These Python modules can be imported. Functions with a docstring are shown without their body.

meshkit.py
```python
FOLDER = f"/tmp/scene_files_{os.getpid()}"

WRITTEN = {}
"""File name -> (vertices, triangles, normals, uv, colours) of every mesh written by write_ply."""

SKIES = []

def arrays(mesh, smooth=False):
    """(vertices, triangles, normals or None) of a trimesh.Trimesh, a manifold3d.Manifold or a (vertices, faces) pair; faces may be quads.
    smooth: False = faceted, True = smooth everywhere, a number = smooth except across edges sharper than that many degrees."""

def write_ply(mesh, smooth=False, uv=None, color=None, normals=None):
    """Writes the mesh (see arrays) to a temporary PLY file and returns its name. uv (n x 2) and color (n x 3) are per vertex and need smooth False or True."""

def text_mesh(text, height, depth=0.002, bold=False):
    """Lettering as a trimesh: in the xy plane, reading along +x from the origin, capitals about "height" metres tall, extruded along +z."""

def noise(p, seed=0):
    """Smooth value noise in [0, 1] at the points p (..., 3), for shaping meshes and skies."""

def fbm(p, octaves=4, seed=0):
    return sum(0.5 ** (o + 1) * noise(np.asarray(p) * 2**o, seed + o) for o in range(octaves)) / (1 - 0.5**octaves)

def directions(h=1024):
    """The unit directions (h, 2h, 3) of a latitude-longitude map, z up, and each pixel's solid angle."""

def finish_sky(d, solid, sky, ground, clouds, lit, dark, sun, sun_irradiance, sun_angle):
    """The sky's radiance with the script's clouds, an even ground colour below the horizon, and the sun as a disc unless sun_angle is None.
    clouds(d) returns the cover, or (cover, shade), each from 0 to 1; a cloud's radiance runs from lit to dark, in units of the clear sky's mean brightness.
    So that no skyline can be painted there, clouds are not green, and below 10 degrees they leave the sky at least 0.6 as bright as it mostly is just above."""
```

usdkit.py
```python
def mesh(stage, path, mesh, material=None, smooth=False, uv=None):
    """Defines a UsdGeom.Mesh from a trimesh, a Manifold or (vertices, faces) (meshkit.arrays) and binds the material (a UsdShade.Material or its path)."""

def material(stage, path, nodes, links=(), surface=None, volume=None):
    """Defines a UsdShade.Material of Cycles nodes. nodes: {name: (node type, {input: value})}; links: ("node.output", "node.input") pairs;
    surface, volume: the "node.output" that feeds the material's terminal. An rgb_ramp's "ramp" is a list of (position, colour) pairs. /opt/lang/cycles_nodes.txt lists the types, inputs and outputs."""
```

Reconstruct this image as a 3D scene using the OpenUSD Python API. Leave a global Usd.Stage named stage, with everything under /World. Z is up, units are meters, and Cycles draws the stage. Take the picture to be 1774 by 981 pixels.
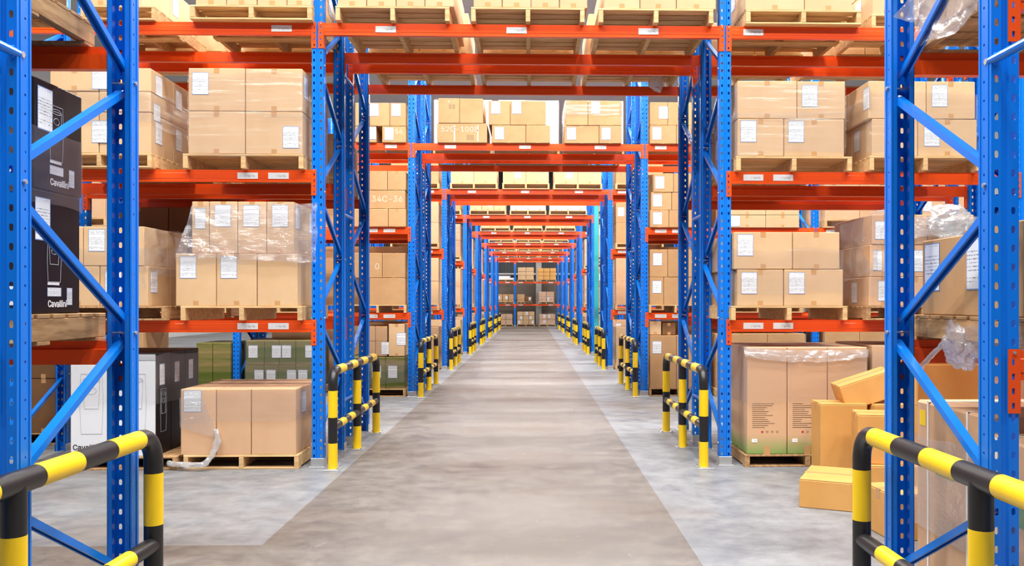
import math, random
import numpy as np, trimesh, usdkit, meshkit
from shapely.geometry import Polygon, box as sbox
from pxr import Usd, UsdGeom, UsdLux, UsdShade, Gf, Sdf

random.seed(7)
RNG = np.random.default_rng(7)
stage = Usd.Stage.CreateInMemory()
UsdGeom.SetStageUpAxis(stage, 'Z')
UsdGeom.SetStageMetersPerUnit(stage, 1.0)
UsdGeom.Xform.Define(stage, '/World')
UsdGeom.Scope.Define(stage, '/World/Looks')

# ------------------------------------------------------------------ camera
W, H = 1774, 981
F = 1500.0                      # focal length in pixels
CX, CY = 959.0, 525.0           # principal point (the photo is a crop)
VPX = 920.0                     # where the passage vanishes
YAW = math.atan((CX - VPX) / F) # turned a little to the right
EYE = 1.62
cam = UsdGeom.Camera.Define(stage, '/World/camera')
cam.CreateHorizontalApertureAttr(36.0)
cam.CreateVerticalApertureAttr(36.0 * H / W)
cam.CreateFocalLengthAttr(36.0 * F / W)
cam.CreateHorizontalApertureOffsetAttr(-(CX - W / 2) / W * 36.0)
cam.CreateVerticalApertureOffsetAttr((CY - H / 2) / W * 36.0)
cam.CreateClippingRangeAttr((0.05, 500.0))
cam.CreateExposureAttr(-0.38)
cx_ = UsdGeom.Xformable(cam)
cx_.AddTranslateOp().Set((0, 0, EYE))
cx_.AddRotateXYZOp().Set((90.0, 0.0, -math.degrees(YAW)))

def at(px, py, y):
    """the world X, Z of a photo pixel on the plane at depth y"""
    u, v = (px - CX) / F, (py - CY) / F
    dx = math.sin(YAW) + u * math.cos(YAW)
    dy = math.cos(YAW) - u * math.sin(YAW)
    k = y / dy
    return dx * k, EYE - v * k
def X(px, y): return at(px, CY, y)[0]

# ------------------------------------------------------------------ rack rows
ROW_Y = [2.00, 8.587, 15.01, 21.06, 27.20, 33.50, 39.90, 46.50, 52.60]
ROW_X = [-0.078, -0.083, -0.045, -0.085, -0.055, -0.085, -0.08, -0.09, -0.10]
LEVELS = [1.39, 2.87, 4.32]
ORD = ['first', 'second', 'third', 'fourth', 'fifth', 'sixth', 'seventh', 'eighth', 'ninth']
PH = 2.02       # half the distance of the passage's uprights
PHR = [1.965] + [2.02] * 8
BAY = 3.0       # side bays
DEEP = 1.04     # depth of one frame
BOFF = 1.40     # start of the rear (back-to-back) frame
BEAM_H = 0.118

# ------------------------------------------------------------------ light: daylight from the open dock behind, strip lights over the aisles
dome = UsdLux.DomeLight.Define(stage, '/World/daylight')
dome.CreateIntensityAttr(0.03)
dome.CreateColorAttr((0.97, 0.99, 1.0))
aisles = [0.4] + [(ROW_Y[i] + 2.44 + ROW_Y[i + 1]) / 2 - 0.8 for i in range(8)] + [57.2]
for i, y in enumerate(aisles):
    for k, x in enumerate((-6.0, -3.0, 0.0, 3.0, 6.0) if i < 4 else (-4.0, 0.0, 4.0)):
        l = UsdLux.RectLight.Define(stage, f'/World/bay_lamp_{i * 5 + k + 1:03d}')
        l.CreateWidthAttr(1.2); l.CreateHeightAttr(0.6)
        l.CreateIntensityAttr((255.0 if i < 4 else 300.0) if i < 9 else 110.0)
        l.CreateColorAttr((1.0, 0.975, 0.94))
        l.AddTranslateOp().Set((x, y, 10.8))

# ------------------------------------------------------------------ materials
def srgb(r, g, b):
    f = lambda c: (c / 255 / 12.92) if c / 255 <= 0.04045 else ((c / 255 + 0.055) / 1.055) ** 2.4
    return (f(r), f(g), f(b))
def mat(name, nodes, links=(), surface='p.BSDF'):
    return usdkit.material(stage, '/World/Looks/' + name, nodes, links, surface=surface)
def plain(name, col, rough=0.5, metal=0.0, spec=0.5, bump=None):
    n = {'p': ('principled_bsdf', {'base_color': col, 'roughness': rough, 'metallic': metal, 'specular_ior_level': spec})}
    l = []
    if bump:
        n['tc'] = ('texture_coordinate', {})
        n['n'] = ('noise_texture', {'scale': bump[0], 'detail': 3.0})
        n['b'] = ('bump', {'strength': bump[1], 'distance': bump[2]})
        l = [('tc.object', 'n.vector'), ('n.fac', 'b.height'), ('b.normal', 'p.normal')]
    return mat(name, n, l)
def mottled(name, a, b, scale=(3, 3, 3), rough=0.7, detail=4.0, bump=0.0, spec=0.3, lo=0.35, hi=0.65, rnd=0.0):
    n = {'tc': ('texture_coordinate', {}), 'm': ('mapping', {'scale': scale}),
         'n': ('noise_texture', {'scale': 1.0, 'detail': detail, 'roughness': 0.6}),
         'r': ('rgb_ramp', {'ramp': [(lo, a), (hi, b)]}),
         'p': ('principled_bsdf', {'roughness': rough, 'specular_ior_level': spec})}
    l = [('tc.object', 'm.vector'), ('m.vector', 'n.vector'), ('n.fac', 'r.fac')]
    out = 'r.color'
    if rnd:
        n['oi'] = ('object_info', {})
        n['mr'] = ('map_range', {'from_min': 0.0, 'from_max': 1.0, 'to_min': 1.0 - rnd, 'to_max': 1.0 + rnd * 0.6})
        n['hs'] = ('hsv', {})
        l += [('oi.random', 'mr.value'), ('mr.result', 'hs.value'), (out, 'hs.color')]
        out = 'hs.color'
    l += [(out, 'p.base_color')]
    if bump:
        n['b'] = ('bump', {'strength': bump, 'distance': 0.01})
        l += [('n.fac', 'b.height'), ('b.normal', 'p.normal')]
    return mat(name, n, l)

M = {}
M['blue'] = plain('blue_paint', (0.001, 0.185, 0.76), 0.30, spec=0.5, bump=(6, 0.05, 0.01))
M['orange'] = plain('orange_paint', (0.88, 0.085, 0.008), 0.28, spec=0.5, bump=(5, 0.04, 0.01))
M['yellow'] = plain('yellow_paint', (0.93, 0.61, 0.008), 0.35)
M['black'] = plain('black_paint', (0.012, 0.012, 0.013), 0.38)
M['steel'] = plain('galvanised_steel', (0.55, 0.57, 0.58), 0.42, 0.75)
M['teal'] = plain('teal_paint', (0.03, 0.42, 0.45), 0.4)
M['wood'] = mottled('pallet_wood', srgb(196, 156, 104), srgb(226, 192, 142), (2.5, 30, 30), 0.75, rnd=0.16)
M['wood_dark'] = mottled('aged_pallet_wood', srgb(150, 112, 74), srgb(196, 158, 112), (30, 3, 22), 0.8, rnd=0.12)
M['carton'] = mottled('tan_cardboard', srgb(206, 170, 128), srgb(214, 180, 139), (2, 2, 2), 0.62, rnd=0.05, spec=0.25)
M['carton_pink'] = mottled('pinkish_cardboard', srgb(205, 163, 126), srgb(214, 174, 137), (2, 2, 2), 0.62, rnd=0.05, spec=0.25)
M['carton_brown'] = mottled('brown_cardboard', srgb(184, 143, 100), srgb(196, 156, 112), (2, 2, 3), 0.68, rnd=0.06, spec=0.2)
M['carton_dark'] = mottled('dark_brown_cardboard', srgb(120, 84, 54), srgb(132, 94, 62), (2, 2, 3), 0.7, rnd=0.05, spec=0.2)
M['carton_orange'] = mottled('golden_cardboard', srgb(212, 156, 86), srgb(222, 168, 98), (2, 2, 2), 0.6, rnd=0.04, spec=0.25)
M['carton_white'] = plain('white_print_board', srgb(226, 228, 232), 0.35)
M['carton_black'] = plain('black_print_board', (0.010, 0.006, 0.007), 0.42, spec=0.22)
M['carton_green'] = mottled('green_print_board', srgb(84, 98, 34), srgb(150, 128, 84), (0.4, 0.4, 5.5), 0.5, lo=0.42, hi=0.66)
M['carton_grey'] = plain('pale_grey_board', srgb(212, 214, 214), 0.5)
M['tape'] = plain('brown_tape', srgb(196, 150, 100), 0.25)
M['white_paper'] = plain('white_paper', srgb(236, 238, 240), 0.5)
M['ink'] = plain('black_ink', (0.02, 0.02, 0.025), 0.5)
M['grey_ink'] = plain('grey_ink', srgb(120, 96, 74), 0.6)
M['chalk'] = plain('white_chalk', srgb(216, 200, 176), 0.8)
M['red_ink'] = plain('red_ink', (0.55, 0.03, 0.02), 0.5)
M['green_ink'] = plain('green_ink', srgb(60, 140, 80), 0.5)
M['line'] = plain('grey_line_print', srgb(176, 178, 184), 0.5)
M['strap'] = plain('white_strap', srgb(240, 240, 240), 0.35)
M['wall'] = mottled('white_wall_panel', srgb(176, 176, 174), srgb(186, 186, 184), (0.5, 0.5, 0.5), 0.7)
M['ceiling'] = plain('pale_ceiling_sheet', srgb(190, 190, 190), 0.7)
M['wall_dark'] = mottled('dark_grey_sheet', srgb(74, 76, 80), srgb(88, 90, 92), (0.8, 0.8, 0.3), 0.6)
M['wall_taupe'] = mottled('taupe_plaster', srgb(108, 96, 86), srgb(124, 112, 102), (0.8, 0.8, 0.8), 0.8)
M['concrete_col'] = mottled('grey_concrete', srgb(168, 164, 158), srgb(186, 182, 176), (1, 1, 1), 0.8)

# label print: grey text lines, blue border, a small red mark, from the label's own uv
def label_material(name, rows, dens):
    n = {'tc': ('texture_coordinate', {}), 's': ('separate_xyz', {}),
         'row': ('math', {'math_type': 'multiply', 'value2': float(rows)}),
         'fr': ('math', {'math_type': 'fraction'}), 'ls': ('math', {'math_type': 'less_than', 'value2': 0.34}),
         'fl': ('math', {'math_type': 'floor'}),
         'cx': ('combine_xyz', {}), 'um': ('math', {'math_type': 'multiply', 'value2': 26.0}),
         'rm': ('math', {'math_type': 'multiply', 'value2': 7.31}),
         'no': ('noise_texture', {'scale': 1.0, 'detail': 0.0}), 'gt': ('math', {'math_type': 'greater_than', 'value2': dens}),
         'and': ('math', {'math_type': 'multiply'}),
         'wn': ('white_noise_texture', {'dimensions': '1D'}), 'rowon': ('math', {'math_type': 'greater_than', 'value2': 0.42}),
         'and2': ('math', {'math_type': 'multiply'}), 'soft': ('math', {'math_type': 'multiply', 'value2': 0.75}),
         'au': ('math', {'math_type': 'subtract', 'value2': 0.5}), 'aa': ('math', {'math_type': 'absolute'}),
         'av': ('math', {'math_type': 'subtract', 'value2': 0.5}), 'ab': ('math', {'math_type': 'absolute'}),
         'mx': ('math', {'math_type': 'maximum'}), 'bd': ('math', {'math_type': 'greater_than', 'value2': 0.477}),
         'c1': ('mix', {'color1': srgb(232, 236, 240), 'color2': srgb(70, 74, 84)}),
         'c2': ('mix', {'color2': srgb(120, 150, 196)}),
         'p': ('principled_bsdf', {'roughness': 0.4})}
    l = [('tc.UV', 's.vector'), ('s.y', 'row.value1'), ('row.value', 'fr.value1'), ('fr.value', 'ls.value1'), ('row.value', 'fl.value1'),
         ('s.x', 'um.value1'), ('fl.value', 'rm.value1'), ('um.value', 'cx.x'), ('rm.value', 'cx.y'), ('cx.vector', 'no.vector'),
         ('no.fac', 'gt.value1'), ('gt.value', 'and.value1'), ('ls.value', 'and.value2'),
         ('fl.value', 'wn.w'), ('wn.value', 'rowon.value1'), ('and.value', 'and2.value1'), ('rowon.value', 'and2.value2'),
         ('and2.value', 'soft.value1'), ('soft.value', 'c1.fac'), ('c1.color', 'c2.color1'),
         ('s.x', 'au.value1'), ('au.value', 'aa.value1'), ('s.y', 'av.value1'), ('av.value', 'ab.value1'),
         ('aa.value', 'mx.value1'), ('ab.value', 'mx.value2'), ('mx.value', 'bd.value1'), ('bd.value', 'c2.fac'), ('c2.color', 'p.base_color')]
    return mat(name, n, l)
M['label'] = label_material('shipping_label_print', 17, 0.46)
M['label2'] = label_material('shipping_label_print_sparse', 14, 0.52)

def film(name, clear, white, bscale, strength, rough=0.12):
    """clear plastic film: mostly see-through, with a milky share and a streaky gloss"""
    n = {'tc': ('texture_coordinate', {}), 'm': ('mapping', {'scale': bscale}), 'n': ('noise_texture', {'scale': 1.0, 'detail': 5.0, 'roughness': 0.65}),
         'b': ('bump', {'strength': strength, 'distance': 0.02}),
         't': ('transparent_bsdf', {'color': (0.97, 0.97, 0.97)}),
         'g': ('principled_bsdf', {'base_color': (0.86, 0.87, 0.88), 'roughness': rough, 'specular_ior_level': 0.8, 'alpha': 1.0}),
         'gl': ('glossy_bsdf', {'color': (0.95, 0.95, 0.95), 'roughness': rough}),
         'mg': ('mix_closure', {'fac': white}), 'mx': ('mix_closure', {'fac': clear})}
    l = [('tc.object', 'm.vector'), ('m.vector', 'n.vector'), ('n.fac', 'b.height'), ('b.normal', 'g.normal'), ('b.normal', 'gl.normal'),
         ('gl.BSDF', 'mg.closure1'), ('g.BSDF', 'mg.closure2'), ('mg.closure', 'mx.closure1'), ('t.BSDF', 'mx.closure2')]
    return mat(name, n, l, 'mx.closure')
M['film'] = film('stretch_film', 0.86, 0.30, (0.9, 0.9, 55), 0.2, 0.2)
M['film_thick'] = film('bunched_film', 0.50, 0.5, (11, 11, 11), 1.0, 0.1)
M['film_dark'] = film('loose_film', 0.74, 0.35, (5, 5, 14), 1.0, 0.08)

# floor: grey aisles, a browner worn lane through the passage, scuffs and faint tyre marks
def floor_material():
    n = {'g': ('geometry', {}), 's': ('separate_xyz', {}),
         'n1': ('noise_texture', {'scale': 3.4, 'detail': 11.0, 'roughness': 0.74}),
         'n2': ('noise_texture', {'scale': 0.42, 'detail': 4.0, 'roughness': 0.55}),
         'm3': ('mapping', {'scale': (3.4, 1.3, 1)}), 'n3': ('noise_texture', {'scale': 2.6, 'detail': 9.0, 'roughness': 0.75}),
         'r1': ('rgb_ramp', {'ramp': [(0.30, srgb(106, 110, 115)), (0.50, srgb(130, 133, 137)), (0.68, srgb(148, 150, 152))]}),
         'r2': ('rgb_ramp', {'ramp': [(0.30, srgb(90, 84, 79)), (0.50, srgb(112, 106, 100)), (0.70, srgb(132, 126, 120))]}),
         'lx': ('math', {'math_type': 'greater_than', 'value2': -1.80}), 'rx': ('math', {'math_type': 'less_than', 'value2': 1.06}),
         'lane': ('math', {'math_type': 'multiply'}), 'near': ('math', {'math_type': 'less_than', 'value2': 5.84}), 'nl': ('math', {'math_type': 'less_than', 'value2': 0.95}),
         'near2': ('math', {'math_type': 'multiply'}), 'lane2': ('math', {'math_type': 'maximum'}),
         'mix': ('mix', {}), 'brown': ('mix', {'mix_type': 'multiply', 'color2': srgb(226, 210, 196)}),
         'r2b': ('rgb_ramp', {'ramp': [(0.48, (0, 0, 0)), (0.68, (1, 1, 1))]}),
         'scuff': ('rgb_ramp', {'ramp': [(0.62, (0, 0, 0)), (0.74, (1, 1, 1))]}),
         'light': ('mix', {'color2': srgb(176, 177, 176)}), 'sf': ('math', {'math_type': 'multiply', 'value2': 0.5}),
         'rr': ('map_range', {'from_min': 0.3, 'from_max': 0.7, 'to_min': 0.34, 'to_max': 0.62}),
         'b': ('bump', {'strength': 0.12, 'distance': 0.01}),
         'p': ('principled_bsdf', {'specular_ior_level': 0.4})}
    l = [('g.position', 's.vector'), ('g.position', 'n1.vector'), ('g.position', 'n2.vector'), ('g.position', 'm3.vector'), ('m3.vector', 'n3.vector'),
         ('n1.fac', 'r1.fac'), ('n1.fac', 'r2.fac'), ('s.x', 'lx.value1'), ('s.x', 'rx.value1'), ('lx.value', 'lane.value1'), ('rx.value', 'lane.value2'),
         ('s.y', 'near.value1'), ('s.x', 'nl.value1'), ('near.value', 'near2.value1'), ('nl.value', 'near2.value2'), ('lane.value', 'lane2.value1'), ('near2.value', 'lane2.value2'),
         ('lane2.value', 'mix.fac'), ('r1.color', 'mix.color1'), ('r2.color', 'mix.color2'),
         ('mix.color', 'brown.color1'), ('n2.fac', 'r2b.fac'), ('r2b.color', 'brown.fac'),
         ('brown.color', 'light.color1'), ('n3.fac', 'scuff.fac'), ('scuff.color', 'sf.value1'), ('sf.value', 'light.fac'),
         ('light.color', 'p.base_color'), ('n1.fac', 'rr.value'), ('rr.result', 'p.roughness'), ('n1.fac', 'b.height'), ('b.normal', 'p.normal')]
    return mat('worn_concrete', n, l)
M['floor'] = floor_material()

# ------------------------------------------------------------------ scene helpers
used, LABELS = {}, {}
def numbered(name, parent='/World'):
    k = (str(parent), name)
    i = used.get(k, 0); used[k] = i + 1
    return name if i == 0 else f'{name}_{i:03d}'
def tag(p, label=None, cat=None, group=None, kind=None):
    for k, v in (('label', label), ('category', cat), ('group', group), ('kind', kind)):
        if v: p.SetCustomDataByKey(k, v)
    if label: LABELS.setdefault(label, []).append(p.GetName())
    return p
def ppath(parent): return '/World' if parent is None else str(parent.GetPath())
def obj(name, mesh, m, parent=None, smooth=False, uv=None, label=None):
    par = ppath(parent)
    g = usdkit.mesh(stage, f'{par}/{numbered(name, par)}', mesh, M[m] if isinstance(m, str) else m, smooth=smooth, uv=uv).GetPrim()
    if label: g.SetCustomDataByKey('label', label)
    return g
def thing(name, label, cat, loc=(0, 0, 0), rz=0.0, group=None):
    x = UsdGeom.Xform.Define(stage, '/World/' + numbered(name))
    x.AddTranslateOp().Set(tuple(map(float, loc))); x.AddRotateZOp().Set(float(rz))
    return tag(x.GetPrim(), label, cat, group, 'thing')
def dup(root, name, label, cat, loc, rz=0.0, group=None, scale=None):
    x = UsdGeom.Xform.Define(stage, '/World/' + numbered(name))
    x.GetPrim().GetReferences().AddInternalReference(root.GetPath())
    x.GetPrim().SetInstanceable(True)
    a = UsdGeom.Xformable(x)
    p = x.GetPrim()
    p.GetAttribute('xformOp:translate').Set(Gf.Vec3d(*map(float, loc)))
    p.GetAttribute('xformOp:rotateZ').Set(float(rz))
    if scale is not None and p.GetAttribute('xformOp:scale'):
        p.GetAttribute('xformOp:scale').Set(Gf.Vec3f(*map(float, scale)))
    return tag(p, label, cat, group, 'thing')
def struct(name, mesh, m, parent=None, smooth=False):
    return tag(obj(name, mesh, m, parent, smooth), kind='structure') if parent is None else obj(name, mesh, m, parent, smooth)

# ------------------------------------------------------------------ mesh helpers: (v, f) pairs
def join(parts):
    vs, fs, n = [], [], 0
    for v, f in parts:
        v = np.asarray(v, float); f = np.asarray(f, int)
        if f.shape[1] == 4: f = np.vstack([f[:, [0, 1, 2]], f[:, [0, 2, 3]]])
        vs.append(v); fs.append(f + n); n += len(v)
    return np.vstack(vs), np.vstack(fs)
def tm(m): return np.array(m.vertices), np.array(m.faces)
def bx(x0, x1, y0, y1, z0, z1):
    v = np.array([[x, y, z] for x in (x0, x1) for y in (y0, y1) for z in (z0, z1)], float)
    f = np.array([[0, 1, 3], [0, 3, 2], [4, 6, 7], [4, 7, 5], [0, 4, 5], [0, 5, 1], [2, 3, 7], [2, 7, 6], [0, 2, 6], [0, 6, 4], [1, 5, 7], [1, 7, 3]])
    return v, f
_cb = None
def cbox(x0, x1, y0, y1, z0, z1, c=0.005):
    """box with chamfered edges"""
    lo, hi = np.array([x0, y0, z0], float), np.array([x1, y1, z1], float)
    c = min(c, 0.4 * float((hi - lo).min()))
    pts = []
    for sx in (0, 1):
        for sy in (0, 1):
            for sz in (0, 1):
                p = np.where([sx, sy, sz], hi, lo); d = np.where([sx, sy, sz], -c, c)
                for k in range(3):
                    q = p + d; q[k] = p[k]; pts.append(q)
    global _cb
    pts = np.array(pts)
    if _cb is None:
        u = []
        for sx in (0, 1):
            for sy in (0, 1):
                for sz in (0, 1):
                    p = np.array([sx, sy, sz], float); d = np.where([sx, sy, sz], -0.2, 0.2)
                    for k in range(3):
                        q = p + d; q[k] = p[k]; u.append(q)
        u = np.array(u)
        from scipy.spatial import ConvexHull
        h = ConvexHull(u)
        f = h.simplices.copy()
        ctr = u.mean(0)
        for i, t in enumerate(f):
            n = np.cross(u[t[1]] - u[t[0]], u[t[2]] - u[t[0]])
            if n @ (u[t[0]] - ctr) < 0: f[i] = t[::-1]
        _cb = f
    return pts, _cb
def move(m, t=(0, 0, 0), rz=0.0, rx=0.0, ry=0.0):
    v, f = m
    for ax, a in ((0, rx), (1, ry), (2, rz)):
        if a:
            c, s = math.cos(math.radians(a)), math.sin(math.radians(a))
            R = [np.array([[1, 0, 0], [0, c, -s], [0, s, c]]), np.array([[c, 0, s], [0, 1, 0], [-s, 0, c]]), np.array([[c, -s, 0], [s, c, 0], [0, 0, 1]])][ax]
            v = v @ R.T
    return v + np.asarray(t, float), f
def tube(path, r, sides=20, caps=True):
    p = np.asarray(path, float)
    t = np.gradient(p, axis=0); t /= np.linalg.norm(t, axis=1, keepdims=True)
    a = np.zeros_like(p); ref = np.array([1.0, 0, 0]) if abs(t[0][0]) < 0.9 else np.array([0, 1.0, 0])
    for i in range(len(p)):
        ref = ref - t[i] * (ref @ t[i]); ref /= np.linalg.norm(ref); a[i] = ref
    b = np.cross(t, a); ang = np.arange(sides) * 2 * np.pi / sides
    v = p[:, None] + r * (np.cos(ang)[None, :, None] * a[:, None] + np.sin(ang)[None, :, None] * b[:, None])
    i, j = np.meshgrid(np.arange(len(p) - 1), np.arange(sides), indexing='ij')
    q = np.stack([i * sides + j, i * sides + (j + 1) % sides, (i + 1) * sides + (j + 1) % sides, (i + 1) * sides + j], -1).reshape(-1, 4)
    f = np.vstack([q[:, [0, 1, 2]], q[:, [0, 2, 3]]]); v = v.reshape(-1, 3)
    if caps:
        n = len(v); v = np.vstack([v, p[0], p[-1]]); L = (len(p) - 1) * sides
        f = np.vstack([f, [[n, (k + 1) % sides, k] for k in range(sides)], [[n + 1, L + k, L + (k + 1) % sides] for k in range(sides)]])
    return v, f
def cyl(p0, p1, r, sides=20): return tube([p0, p1], r, sides)
def prism(poly, y0, y1, axis='x'):
    """extrude a closed polygon given in (a, z)"""
    m = trimesh.creation.extrude_polygon(Polygon(poly), y1 - y0, engine='earcut')
    v, f = tm(m)
    if axis == 'x':      # polygon in (y, z), extruded along x
        v = np.stack([v[:, 2] + y0, v[:, 0], v[:, 1]], 1)
    elif axis == 'z':
        v = np.stack([v[:, 0], v[:, 1], v[:, 2] + y0], 1)
    else:                # polygon in (x, z), extruded along y
        v = np.stack([v[:, 0], v[:, 2] + y0, v[:, 1]], 1); f = f[:, ::-1]
    return v, f
def grid_sheet(P):
    """a grid of points (n, m, 3) as a sheet"""
    n, m = P.shape[:2]
    i, j = np.meshgrid(np.arange(n - 1), np.arange(m - 1), indexing='ij')
    q = np.stack([i * m + j, (i + 1) * m + j, (i + 1) * m + j + 1, i * m + j + 1], -1).reshape(-1, 4)
    return P.reshape(-1, 3), np.vstack([q[:, [0, 1, 2]], q[:, [0, 2, 3]]])
def thick_sheet(P, N, t=0.002):
    """a sheet with a back: two surfaces t apart"""
    v, f = grid_sheet(P); w = v - np.asarray(N).reshape(-1, 3) * t
    return np.vstack([v, w]), np.vstack([f, f[:, ::-1] + len(v)])

# ------------------------------------------------------------------ setting
struct('floor', bx(-17, 17, -6, 64, -0.2, 0.0), 'floor')
struct('ceiling', bx(-17, 17, -6, 64, 11.4, 11.6), 'ceiling')
struct('wall_left', bx(-17.2, -17, -6, 64, -0.2, 11.6), 'wall')
struct('wall_right', bx(17, 17.2, -6, 64, -0.2, 11.6), 'wall')
wb = tag(UsdGeom.Xform.Define(stage, '/World/wall_back').GetPrim(), kind='structure')
obj('lower_wall', bx(-17, 17, 63.6, 64.0, 0, 3.3), 'wall_taupe', wb)
prof = []
for k in range(0, 170):
    xx = -17 + k * 0.2
    prof += [(xx, 63.6), (xx + 0.07, 63.6), (xx + 0.1, 63.53), (xx + 0.17, 63.53)]
prof += [(17, 63.6), (17, 64.0), (-17, 64.0)]
obj('corrugated_sheet', prism(prof, 3.3, 11.4, 'z'), 'wall_dark', wb)
cxp = X(933.5, 62.6)
tag(obj('trim_1', cbox(cxp - 0.21, cxp + 0.21, 63.1, 63.6, 0, 11.4, 0.02), 'concrete_col'), kind='structure')
tag(obj('trim_2', cyl((-16, 63.35, 3.72), (16, 63.35, 3.72), 0.09), 'wall'), kind='structure')
# ------------------------------------------------------------------ upright frames
PITCH = 0.075
def hexhole(cx, cz, w=0.0165, h=0.029):
    a, b = w / 2, h / 2
    return [(cx - a, cz - b * .55), (cx - a * .6, cz - b), (cx + a * .6, cz - b), (cx + a, cz - b * .55), (cx + a, cz + b * .55), (cx + a * .6, cz + b), (cx - a * .6, cz + b), (cx - a, cz + b * .55)]
def strip_cell(x0, x1, hole, t=0.003):
    """one pitch of perforated sheet: (u, depth, z), faces both sides and the hole's wall"""
    poly = Polygon([(x0, 0), (x1, 0), (x1, PITCH), (x0, PITCH)], [hole])
    v2, f = trimesh.creation.triangulate_polygon(poly, engine='earcut')
    n = len(v2)
    v = np.vstack([np.column_stack([v2[:, 0], np.zeros(n), v2[:, 1]]), np.column_stack([v2[:, 0], np.full(n, t), v2[:, 1]])])
    a = np.cross(np.append(v2[f[0, 1]] - v2[f[0, 0]], 0), np.append(v2[f[0, 2]] - v2[f[0, 0]], 0))[2]
    if a < 0: f = f[:, ::-1]
    h = np.asarray(hole, float); k = len(h)
    hv = np.vstack([np.column_stack([h[:, 0], np.zeros(k), h[:, 1]]), np.column_stack([h[:, 0], np.full(k, t), h[:, 1]])])
    hf = [[i, (i + 1) % k, k + (i + 1) % k] for i in range(k)] + [[i, k + (i + 1) % k, k + i] for i in range(k)]
    return join([(v, np.vstack([f, f[:, ::-1] + n])), (hv, np.array(hf))])
def tile(cell, z0, z1):
    v, f = cell; k = int((z1 - z0) / PITCH); n = len(v)
    V = np.concatenate([v + [0, 0, z0 + i * PITCH] for i in range(k)]); Fc = np.concatenate([f + i * n for i in range(k)])
    return V, Fc
PW, PD = 0.112, 0.098      # upright's width and depth
TOP = 6.3
def post_mesh():
    """open channel: perforated face with a recessed rib, two flanges, inner lips; face at y=0, opening towards +y"""
    z0, z1 = 0.0, 0.0 + int(TOP / PITCH) * PITCH
    hw = PW / 2
    out = [tile(strip_cell(-hw, -0.016, hexhole(-0.034, PITCH / 2)), z0, z1), tile(strip_cell(0.016, hw, hexhole(0.034, PITCH / 2)), z0, z1)]
    out.append(prism([(-0.016, 0), (-0.010, 0.009), (0.010, 0.009), (0.016, 0), (0.016, 0.003), (0.012, 0.012), (-0.012, 0.012), (-0.016, 0.003)], z0, z1, 'z'))
    small = [(0.055 + 0.006 * math.cos(t), PITCH * 0.5 + 0.006 * math.sin(t)) for t in np.arange(8) * math.pi / 4 + math.pi / 8]
    fl = tile(strip_cell(0.0, PD, small), z0, z1)
    for s in (-1, 1):
        v, f = fl
        out.append((np.column_stack([s * (hw - v[:, 1]), v[:, 0], v[:, 2]]), f if s > 0 else f[:, ::-1]))
        out.append(prism([(s * hw, 0.0), (s * hw, PD), (s * (hw - 0.003), PD), (s * (hw - 0.003), 0.0)][::s], 0, 0.001, 'z'))
        a, b = sorted((s * (hw - 0.003), s * (hw - 0.024)))
        out.append(bx(a, b, PD - 0.003, PD, z0, z1))
        a, b = sorted((s * hw, s * (hw + 0.0035)))       # rolled ridge along the flange
        out.append(bx(a, b, 0.018, 0.028, z0, z1)); out.append(bx(a, b, 0.080, 0.090, z0, z1))
    return join(out)
POST = post_mesh()
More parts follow.
